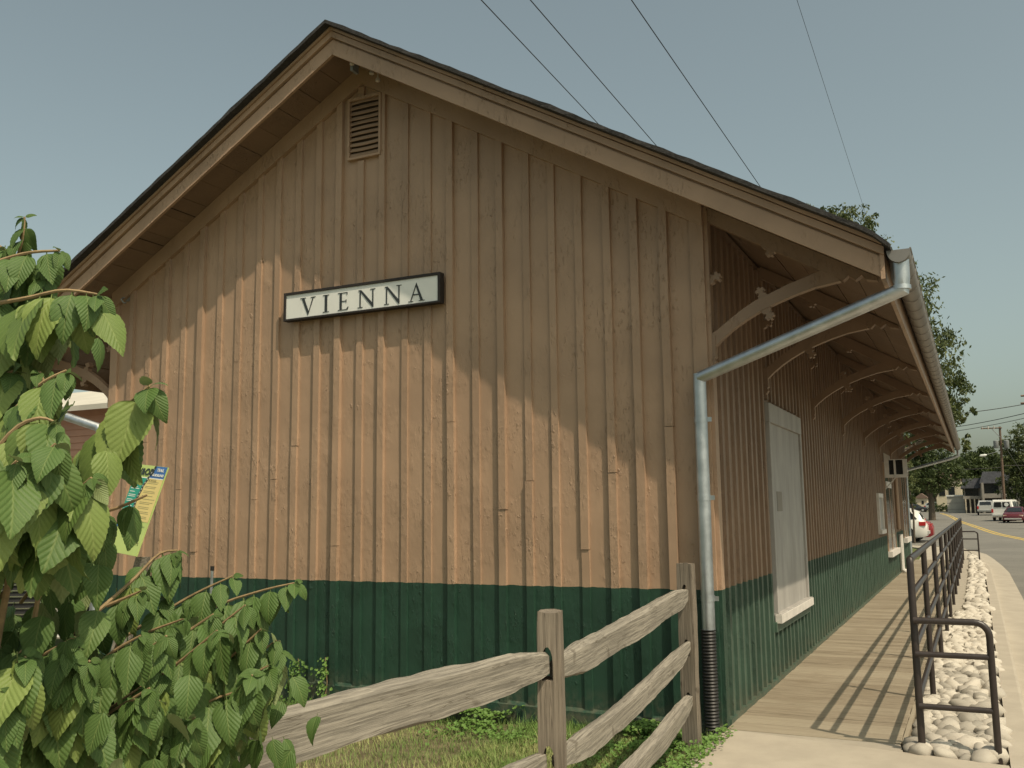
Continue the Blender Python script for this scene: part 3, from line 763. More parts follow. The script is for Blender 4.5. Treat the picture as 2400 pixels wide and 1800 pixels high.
for ch, xa, xb in (('V', 2.757, 2.947), ('I', 3.040, 3.114), ('E', 3.223, 3.350), ('N', 3.460, 3.666), ('N', 3.768, 3.964), ('A', 4.043, 4.223)):
    polys, wd = glyph(ch); Hh = .176; z0 = 3.676 if ch != 'A' else 3.672; x0 = min(a for p in polys for a, b in p); x1 = max(a for p in polys for a, b in p)
    k = (xb - xa) / (x1 - x0)
    mb = MB()
    for n_, p in enumerate(polys): mb.prism([(xa + (a - x0) * k, z0 + b * Hh) for a, b in p], 'y', -.1085 - n_ * .0001, -.1035)
    mb.build('letter', 'lettering', sgp, loc=(xa, -.106, z0))

# ------------------------------------------------------------------ insulator bracket and small hook on the gable
ins = empty('insulator_bracket', (3.95, -.30, 5.86), 'small porcelain insulators on a bracket beneath the ridge of the gable overhang', 'insulator')
mb = MB(); mb.box(3.55, -.40, 5.985, 3.58, -.30, 6.10); mb.box(3.50, -.42, 5.97, 3.86, -.28, 5.99) if False else None
mb.tube([(3.62, -.42, 6.11), (3.66, -.36, 6.02), (3.74, -.30, 5.99)], .008, 6); mb.build('arm', 'grey_metal', ins, loc=(3.6, -.4, 6.05))
for p in ((3.60, -.44, 6.03), (3.72, -.28, 5.975), (3.74, -.20, 5.93)):
    q = MB(); q.tube([(p[0], p[1], p[2] + .08), (p[0], p[1], p[2] + .03), (p[0], p[1], p[2] + .01), (p[0], p[1], p[2] - .012), (p[0], p[1], p[2] - .02)], .02, 10, rads=[.006, .010, .024, .024, .008]); q.build('insulator', 'porcelain', ins, loc=p, smooth=True)
hk = empty('wall_hook', (.22, -.03, 4.12), 'small dark metal eyebolt screwed high on the left end of the gable', 'hook')
q = MB(); q.tube([(.20, -.002, 4.16), (.205, -.07, 4.15), (.23, -.12, 4.12), (.25, -.10, 4.08), (.24, -.06, 4.09)], .009, 6); q.box(.18, -.012, 4.12, .25, -.001, 4.20); q.build('bolt', 'grey_metal', hk, loc=(.22, -.05, 4.12))

# ------------------------------------------------------------------ handrail beside the boardwalk
hr = empty('handrail', (8.3, -.2, 0), 'dark brown pipe handrail with four rails running along the boardwalk', 'railing')
RX = 8.312; ZT = 1.312; RR = .0245; YE = 25.6
def arcp(c, a0, a1, r, ax1, ax2, n=6): return [Vector(c) + Vector(ax1) * r * math.cos(R(a0 + (a1 - a0) * i / n)) + Vector(ax2) * r * math.sin(R(a0 + (a1 - a0) * i / n)) for i in range(n + 1)]
mb = MB(); mb.tube([(RX, -.2, ZT), (RX, YE, ZT)], RR, 14); mb.build('top_rail', 'rail_paint', hr, loc=(RX, 12, ZT), smooth=True)
for z in (1.07, .71, .352): q = MB(); q.tube([(RX, -.2, z), (RX, YE, z)], .0215, 12); q.build('rail', 'rail_paint', hr, loc=(RX, 12, z), smooth=True)
q = MB(); q.tube([(RX, -.2, -.12)] + [(RX, -.2, ZT - .03)] + [(RX, -.197, ZT - .008), (RX, -.18, ZT)], RR + .001, 14); q.build('post', 'rail_paint', hr, loc=(RX, -.2, 0), smooth=True)
for yy in (1.76, 4.08, 6.38, 8.49, 10.6, 12.75, 14.9, 17.05, 19.2, 21.35, 23.5, YE):
    q = MB(); q.tube([(RX, yy, -.12), (RX, yy, ZT - .01)], RR, 12); q.build('post', 'rail_paint', hr, loc=(RX, yy, 0), smooth=True)
def loop(yy, xo):
    q = MB(); r = .09; zt = .893
    pts = [Vector((RX, yy, zt)), Vector((xo - r, yy, zt))] + arcp((xo - r, yy, zt - r), 90, 0, r, (1, 0, 0), (0, 0, 1)) + [Vector((xo, yy, -.12))]
    q.tube(pts, .023, 12); a = q.build('end_loop', 'rail_paint', hr, loc=(RX, yy, .5), smooth=True)
    for z in (.664, .312): q = MB(); q.tube([(RX, yy, z), (xo, yy, z)], .02, 12); q.build('rail', 'rail_paint', a, loc=(RX, yy, z), smooth=True)
loop(-.25, 8.785); loop(YE + .1, 8.76)

# ------------------------------------------------------------------ split-rail fence
fence = empty('split_rail_fence', (6.93, -3.45, -.13), 'weathered grey split rail fence in front of the station lawn', 'fence')
def rail(p0, p1, h, d, sag=0.0, seed=0, up=0.0, taper=.5):
    p0 = Vector(p0); p1 = Vector(p1); Ln = (p1 - p0).length; N = 60
    rnd = random.Random(seed)
    base = [(-.5, -.40), (-.18, -.5), (.22, -.50), (.42, -.42), (.56, -.04), (.50, .07), (.10, .095), (.48, .12), (.50, .30), (.30, .47), (-.15, .50), (-.47, .40), (-.5, .0)]
    base = [(a * (1 + rnd.uniform(-.07, .07)), b * (1 + rnd.uniform(-.07, .07))) for a, b in base]
    K = len(base); vs = []; fs = []
    for i in range(N + 1):
        t = i / N; e = min(t, 1 - t) / .14; w_ = taper + (1 - taper) * min(1, e) ** .8
        cy = .02 * noise.noise(Vector((t * 2.2, seed, 0))) ; cz = up * 4 * t * (1 - t) + .022 * noise.noise(Vector((t * 2, seed, 9)))
        gr = .3 + .7 * max(0, noise.noise(Vector((t * 3.1, seed, 4))) + .55)
        for j, (a, b) in enumerate(base):
            f = 1 + .16 * noise.noise(Vector((t * 5, a * 2 + seed, b * 2))) + .07 * noise.noise(Vector((t * 19, a * 3, b * 3 + seed))) + .035 * noise.noise(Vector((t * 55, a * 6, b * 6 + seed)))
            if j == 6: a = .48 - (.48 - a) * min(1.2, max(.05, gr)); b = b + .03 * noise.noise(Vector((t * 6, seed, 1)))
            if j in (5, 7): b = b + .03 * noise.noise(Vector((t * 6, seed, 1)))
            vs.append((t * Ln, a * d * w_ * f + cy, b * h * w_ * f + cz))
        if i: q = K * i; fs += [(q - K + e_, q - K + (e_ + 1) % K, q + (e_ + 1) % K, q + e_) for e_ in range(K)]
    fs += [tuple(range(K)), tuple(range(K * N, K * N + K))[::-1]]
    mb = MB(); mb.add(vs, fs); o = mb.build('rail', 'rail_wood', None, keep=True, smooth=True)
    dx = (p1 - p0).normalized(); yv = Vector((0, 0, 1)).cross(dx).normalized(); zv = dx.cross(yv)
    o.rotation_euler = Matrix((dx, yv, zv)).transposed().to_euler(); o.location = p0; attach(o, fence); return o
def post(x, y, zt, wx, wy, holes, rot=0, seed=0):
    b = bmesh.new(); bmesh.ops.create_cube(b, size=1)
    for v in b.verts: v.co = Vector((v.co.x * wx, v.co.y * wy, (v.co.z + .5) * (zt + .45)))
    bmesh.ops.subdivide_edges(b, edges=[e for e in b.edges if abs((e.verts[0].co - e.verts[1].co).normalized().z) > .9], cuts=16)
    bmesh.ops.subdivide_edges(b, edges=[e for e in b.edges if abs((e.verts[0].co - e.verts[1].co).normalized().z) < .1], cuts=2)
    for v in b.verts:
        z = v.co.z
        f = 1 + .10 * noise.noise(Vector((z * 1.7, seed, v.co.x * 9))) + .05 * noise.noise(Vector((z * 8, seed + v.co.y * 20, v.co.x * 20)))
        v.co.x = v.co.x * f * (1 - .06 * (z > zt + .40)); v.co.y *= f
        if z > zt + .44: v.co.z += .012 * noise.noise(Vector((v.co.x * 30, v.co.y * 30, seed)))
    me = bpy.data.meshes.new('post'); b.to_mesh(me); b.free()
    # swap axes so that the grain runs along local X
    me.materials.append(MATS['post_wood'])
    o = bpy.data.objects.new('post', me); COL.objects.link(o)
    cut = MB()
    for (hx, hz_, hw, hh) in holes:
        z = hz_ + .45; P = [(hx + hw * math.cos(a), z + hh * (math.sin(a))) for a in [math.pi * k / 7 for k in range(8)]] + [(hx - hw, z - hh), (hx + hw, z - hh)]
        cut.prism(P, 'y', -.3, .3)
    co = cut.build('cutter', 'post_wood')
    md = o.modifiers.new('b', 'BOOLEAN'); md.object = co; md.operation = 'DIFFERENCE'; md.solver = 'EXACT'
    dg = bpy.context.evaluated_depsgraph_get(); dg.update(); nm = bpy.data.meshes.new_from_object(o.evaluated_get(dg)); o.modifiers.clear()
    bpy.data.objects.remove(co)
    Rm = Matrix.Rotation(R(-90), 4, 'Y')          # z -> x
    nm.transform(Rm.inverted() if False else Matrix(((0, 0, 1, 0), (0, 1, 0, 0), (-1, 0, 0, 0), (0, 0, 0, 1))))
    nm.polygons.foreach_set('use_smooth', [True] * len(nm.polygons)); nm.set_sharp_from_angle(angle=R(35))
    o.data = nm; nm.name = 'post'
    o.rotation_euler = (Matrix.Rotation(R(rot), 4, 'Z') @ Matrix(((0, 0, -1, 0), (0, 1, 0, 0), (1, 0, 0, 0), (0, 0, 0, 1)))).to_euler()
    o.location = (x, y, -.45); attach(o, fence); return o
post(6.735, -.42, 1.275, .118, .10, [(.0, 1.06, .022, .062), (.0, .655, .022, .062), (.0, .27, .022, .062)], 0, 3)
post(6.935, -3.45, 1.222, .115, .14, [(-.012, .99, .026, .075), (-.012, .56, .026, .07), (-.012, .12, .026, .07)], 18, 5)
post(6.92, -6.6, 1.22, .095, .125, [(-.0, .99, .026, .075)], 5, 8)
# section towards the building
rail((6.945, -3.44, .955), (6.745, -.47, 1.045), .155, .085, seed=1, up=-.01, taper=.55)
rail((6.945, -3.44, .545), (6.745, -.47, .675), .13, .08, seed=2, up=-.055, taper=.45)
rail((6.945, -3.44, .085), (6.745, -.47, .275), .13, .09, seed=3, up=.005, taper=.55)
# section towards the left, passing under the shrub
rail((6.93, -6.55, 1.06), (6.925, -3.50, .985), .165, .09, seed=6, up=.02, taper=.60)
rail((6.90, -6.55, .62), (6.905, -3.50, .56), .14, .09, seed=7, up=-.01)
rail((6.90, -6.55, .20), (6.905, -3.50, .12), .14, .09, seed=9)

# ------------------------------------------------------------------ trail guidelines board
tb = empty('trail_sign', (2.38, -1.66, -.13), 'tilted trail guidelines board in green, blue and yellow beside the shrub', 'sign')
av = (rgt * .344 + upv * -.007 + fwd * -.236); bv = (rgt * .177 + upv * .712 + fwd * .236)
c0 = Vector((2.372, -1.73, 1.745)); wA = av.length; hB = bv.length; an = av.normalized(); nn = an.cross(bv).normalized(); bn = nn.cross(an)
TM = Matrix((an, bn, nn)).transposed().to_4x4(); TM.translation = c0
for nm, c in (('s_lime', (.42, .52, .17)), ('s_teal', (.03, .27, .20)), ('s_blue', (.05, .14, .36)), ('s_yellow', (.62, .50, .20)), ('s_ink', (.03, .04, .035)), ('s_white', (.75, .75, .68)), ('s_lines', (.28, .25, .12))): simple(nm, c, .45, .04)
def tboard(mb, name, mat, par, loc=(0, 0, 0)):
    o = mb.build(name, mat, None, keep=True); o.matrix_world = TM; o.parent = par; 
    o.location = TM.translation - wloc(par) if True else 0; return o
hw, hh = wA / 2, hB / 2
mb = MB(); mb.box(-hw, -hh, -.012, hw, hh, .0); pnl = tboard(mb, 'sign_panel', 's_lime', tb)
def onpanel(mb, name, mat):
    o = mb.build(name, mat, None, keep=True); o.parent = pnl; return o
def road_x(v):  # wavy divider
    t = (v + hh) / (2 * hh); K = [(-1, .47), (0, .47), (.2, .45), (.35, .40), (.6, .37), (.75, .42), (.85, .50), (1.0, .62), (2, .62)]
    for (a, b), (c, d) in zip(K, K[1:]):
        if t <= c: q = (t - a) / (c - a); q = q * q * (3 - 2 * q); return -hw + 2 * hw * (b + (d - b) * q)
    return 0
def quadpoly(mb, f0, f1, v0, v1, z, n=14):
    vs = []; fs = []
    for i in range(n + 1):
        v = v0 + (v1 - v0) * i / n; vs += [(f0(v), v, z), (f1(v), v, z)]
        if i: q = 2 * i; fs.append((q - 2, q - 1, q + 1, q))
    mb.add(vs, fs)
vt = hh - .115
mb = MB(); quadpoly(mb, lambda v: -hw + .004, road_x, -.02, vt, .002); onpanel(mb, 'left_field', 's_teal')
mb = MB(); quadpoly(mb, lambda v: -hw + .004, road_x, -.17, -.022, .002); onpanel(mb, 'lower_left_field', 's_blue')
mb = MB(); quadpoly(mb, road_x, lambda v: hw - .004, -.10, vt, .002); onpanel(mb, 'right_field', 's_yellow')
mb = MB(); quadpoly(mb, road_x, lambda v: hw - .002, vt + .008, hh - .002, .002); onpanel(mb, 'heading_field', 's_blue')
mb = MB(); quadpoly(mb, lambda v: -hw + .002, lambda v: hw - .002, vt, vt + .007, .003, 2); onpanel(mb, 'heading_rule', 's_white')
mb = MB(); quadpoly(mb, lambda v: road_x(v) - .013, lambda v: road_x(v) + .013, -hh + .15, hh - .002, .004, 30); onpanel(mb, 'drawn_road', 's_ink')
mb = MB(); v = -hh + .16
while v < hh - .03: quadpoly(mb, lambda q: road_x(q) - .003, lambda q: road_x(q) + .003, v, v + .014, .0055, 2); v += .03
onpanel(mb, 'drawn_road_dashes', 's_white')
rnd = random.Random(3)
mb = MB(); v = vt - .03
while v > -.15:
    for _ in range(rnd.choice([1, 2])):
        xe = road_x(v) - .03 - rnd.uniform(0, .05); mb.add([(-hw + .02, v, .003), (xe, v, .003), (xe, v + .005, .003), (-hw + .02, v + .005, .003)], [(0, 1, 2, 3)]); v -= .014
    v -= .014
onpanel(mb, 'small_print', 's_white')
mb = MB(); v = vt - .03
while v > -.30:
    for _ in range(rnd.choice([1, 2, 2])):
        a = max(road_x(v) + .03, .0); xe = hw - .02 - rnd.uniform(0, .05); mb.add([(a, v, .003), (xe, v, .003), (xe, v + .004, .003), (a, v + .004, .003)], [(0, 1, 2, 3)]); v -= .013
    v -= .015
onpanel(mb, 'small_print', 's_lines')
def text(s, size, x, v, mat, italic=0.0, bold=.0, name='lettering'):
    cu = bpy.data.curves.new(name, 'FONT'); cu.body = s; cu.size = size; cu.shear = italic; cu.offset = bold
    o = bpy.data.objects.new(name, cu); COL.objects.link(o)
    dg = bpy.context.evaluated_depsgraph_get(); dg.update(); me = bpy.data.meshes.new_from_object(o.evaluated_get(dg)); bpy.data.objects.remove(o); bpy.data.curves.remove(cu)
    me.materials.clear(); me.materials.append(MATS[mat]); o = bpy.data.objects.new(name, me); COL.objects.link(o); o.parent = pnl; o.location = (x, v, .006); return o
text('W&OD', .078, -hw + .008, hh - .085, 's_ink', .1, .003); text('TRAIL', .038, .082, hh - .048, 's_white', .1, .001); text('GUIDELINES', .0285, .043, hh - .090, 's_white', .1, .001)
text('BE AWARE', .022, .02, vt - .022, 's_ink'); text('NOVA', .045, .02, -hh + .09, 's_ink', .1, .0)
mb = MB(); mb.hexa([(2.20, -1.64, -.15), (2.34, -1.60, -.15), (2.33, -1.56, -.15), (2.19, -1.60, -.15), (2.13, -1.66, .35), (2.26, -1.62, .35), (2.25, -1.58, .35), (2.12, -1.62, .35)])
mb.hexa([(2.05, -1.66, .55), (2.20, -1.62, .55), (2.19, -1.58, .55), (2.04, -1.62, .55), (2.32, -1.68, 1.34), (2.42, -1.64, 1.34), (2.41, -1.60, 1.34), (2.31, -1.64, 1.34)])
mb.hexa([(2.13, -1.66, -.15), (2.26, -1.62, -.15), (2.25, -1.58, -.15), (2.12, -1.62, -.15), (2.05, -1.659, .551), (2.20, -1.619, .551), (2.19, -1.579, .551), (2.04, -1.619, .551)])
mb.build('sign_post', 'rail_wood', tb, loc=(2.2, -1.6, .4))
# slim marker stake
sk = empty('marker_stake', (2.47, -.93, -.13), 'thin grey metal stake with dark cap standing before the gable', 'stake')
q = MB(); q.tube([(2.44, -.93, -.15), (2.47, -.93, 1.19)], .013, 8); q.build('shaft', 'galvanised', sk, loc=(2.46, -.93, .5)); q = MB(); q.tube([(2.47, -.93, 1.185), (2.47, -.93, 1.225)], .018, 8); q.build('cap', 'black_plastic', sk, loc=(2.47, -.93, 1.2))

# ------------------------------------------------------------------ grass and weeds
import array
def blades(name, pts, label, mat, kind='stuff'):
    vs = []; fs = []; tone = []
    for (x, y, z, h, dx, dy, w_, tn) in pts:
        o = len(vs); a = math.atan2(dy, dx) + 1.57; cx, cy = math.cos(a) * w_ / 2, math.sin(a) * w_ / 2
        vs += [(x - cx, y - cy, z), (x + cx, y + cy, z), (x + dx * .45 + cx * .7, y + dy * .45 + cy * .7, z + h * .6), (x + dx * .45 - cx * .7, y + dy * .45 - cy * .7, z + h * .6), (x + dx, y + dy, z + h)]
        fs += [(o, o + 1, o + 2, o + 3), (o + 3, o + 2, o + 4)]; tone += [tn] * 5
    me = bpy.data.meshes.new(name); me.from_pydata(vs, [], fs); me.materials.append(MATS[mat])
    at = me.attributes.new('tone', 'FLOAT', 'POINT'); at.data.foreach_set('value', tone)
    o = bpy.data.objects.new(name, me); COL.objects.link(o); o['label'] = label; o['kind'] = kind; o['category'] = name.split('_')[0]; return o
rnd = random.Random(12); P = []
for i in range(125000):
    if i < 75000: x = 2.2 + 4.66 * rnd.random(); y = -6.5 + 6.45 * rnd.random()
    else: x = 5.2 + 1.68 * rnd.random(); y = -4.8 + 4.75 * rnd.random()
    nz = noise.noise(Vector((x * 1.3, y * 1.3, 5))) + .5 * noise.noise(Vector((x * 4, y * 4, 8)))
    near = max(0, 1 - abs(y) / .55)
    dry = min(1, max(0, .20 + nz * .8 - near * .6 + rnd.uniform(-.35, .35)))
    h = rnd.uniform(.02, .06) * (1 + near * .9) + (rnd.random() < .012) * .09
    a = rnd.uniform(0, 6.28); l = h * rnd.uniform(.3, 1.1)
    P.append((x, y, lawn_z(x, y) - .004, h, math.cos(a) * l, math.sin(a) * l, rnd.uniform(.0025, .0045), dry))
for i in range(700):
    x = 6.80 + .14 * rnd.random(); y = -3.4 + 3.3 * rnd.random(); h = rnd.uniform(.03, .09); a = rnd.uniform(0, 6.28)
    P.append((x, y, -.12, h + .08, math.cos(a) * h, math.sin(a) * h, .005, rnd.random() * .3))
blades('grass', P, 'short patchy green and straw coloured lawn grass before the station', 'grass_blade')
# clover-like ground cover along the wall and by the sidewalk
vs = []; fs = []
def disc(x, y, z, r, nx, ny):
    o = len(vs); a0 = rnd.uniform(0, 6.28)
    nv = Vector((nx, ny, 1)).normalized(); t = nv.cross(Vector((1, 0, 0))).normalized(); b = nv.cross(t)
    c = Vector((x, y, z)); vs.append(tuple(c - nv * r * .25))
    for k in range(6):
        a = a0 + k * 1.047; rr = r * (1 if k % 2 else .82); vs.append(tuple(c + t * rr * math.cos(a) + b * rr * math.sin(a)))
    for k in range(6): fs.append((o, o + 1 + k, o + 1 + (k + 1) % 6))
for i in range(9500):
    if i % 3 == 0:
        x = rnd.uniform(6.0, 6.9); y = rnd.uniform(-2.6, -.1); d = 1
        if rnd.random() > (x - 5.9): continue
    else:
        x = rnd.uniform(3.0, 6.85); y = -.07 - abs(rnd.gauss(0, .26)); 
        if noise.noise(Vector((x * 1.5, y * 2, 11))) < -.12: continue
    hgt = max(.01, .03 + .09 * noise.noise(Vector((x * 2.2, y * 2.2, 2))) + rnd.uniform(0, .05) + .05 * (y > -.3))
    disc(x, y, lawn_z(x, y) + hgt, rnd.uniform(.010, .021), rnd.uniform(-.7, .7), rnd.uniform(-.9, .4))
for i in range(520):
    x = rnd.gauss(6.93, .05); y = rnd.uniform(-2.2, -.1); disc(x, y, .0 + rnd.uniform(0, .05) if x > 6.9 else -.03 + rnd.uniform(0, .08), rnd.uniform(.009, .019), rnd.uniform(-.6, .8), rnd.uniform(-.8, .4))
me = bpy.data.meshes.new('ground_cover'); me.from_pydata(vs, [], fs); me.materials.append(MATS['clover']); o = bpy.data.objects.new('ground_cover', me); COL.objects.link(o)
tag(o, 'low round leaved weeds along the foot of the gable wall', 'weeds', None, 'stuff')
# two climbing weeds on the skirt board
for (cx, lab) in ((2.78, 'small climbing weed on the skirt board, nearer the shrub'), (3.10, 'small climbing weed on the skirt board, right of its twin')):
    cl = empty('climbing_weed', (cx, -.09, -.11), lab, 'weed'); vs = []; fs = []
    top = .33 if cx > 3 else .30
    for i in range(90 if cx > 3 else 170):
        t = rnd.random(); sp = .05 if cx > 3 else .22 * (1 - abs(t - .45)); disc(cx + rnd.gauss(0, sp * .55) , -.075 - rnd.uniform(0, .05), -.12 + t * (top + .12), rnd.uniform(.010, .020), rnd.uniform(-.6, .6), rnd.uniform(-2.5, -.8))
    me = bpy.data.meshes.new('leaves'); me.from_pydata(vs, [], fs); me.materials.append(MATS['clover']); o = bpy.data.objects.new('leaves', me); COL.objects.link(o); o['kind'] = 'stuff'; attach(o, cl)
    q = MB(); q.tube([(cx, -.08, -.13), (cx + .02, -.06, .1), (cx - .01, -.055, top)], .004, 5); q.build('stem', 'twig', cl, loc=(cx, -.07, .1))

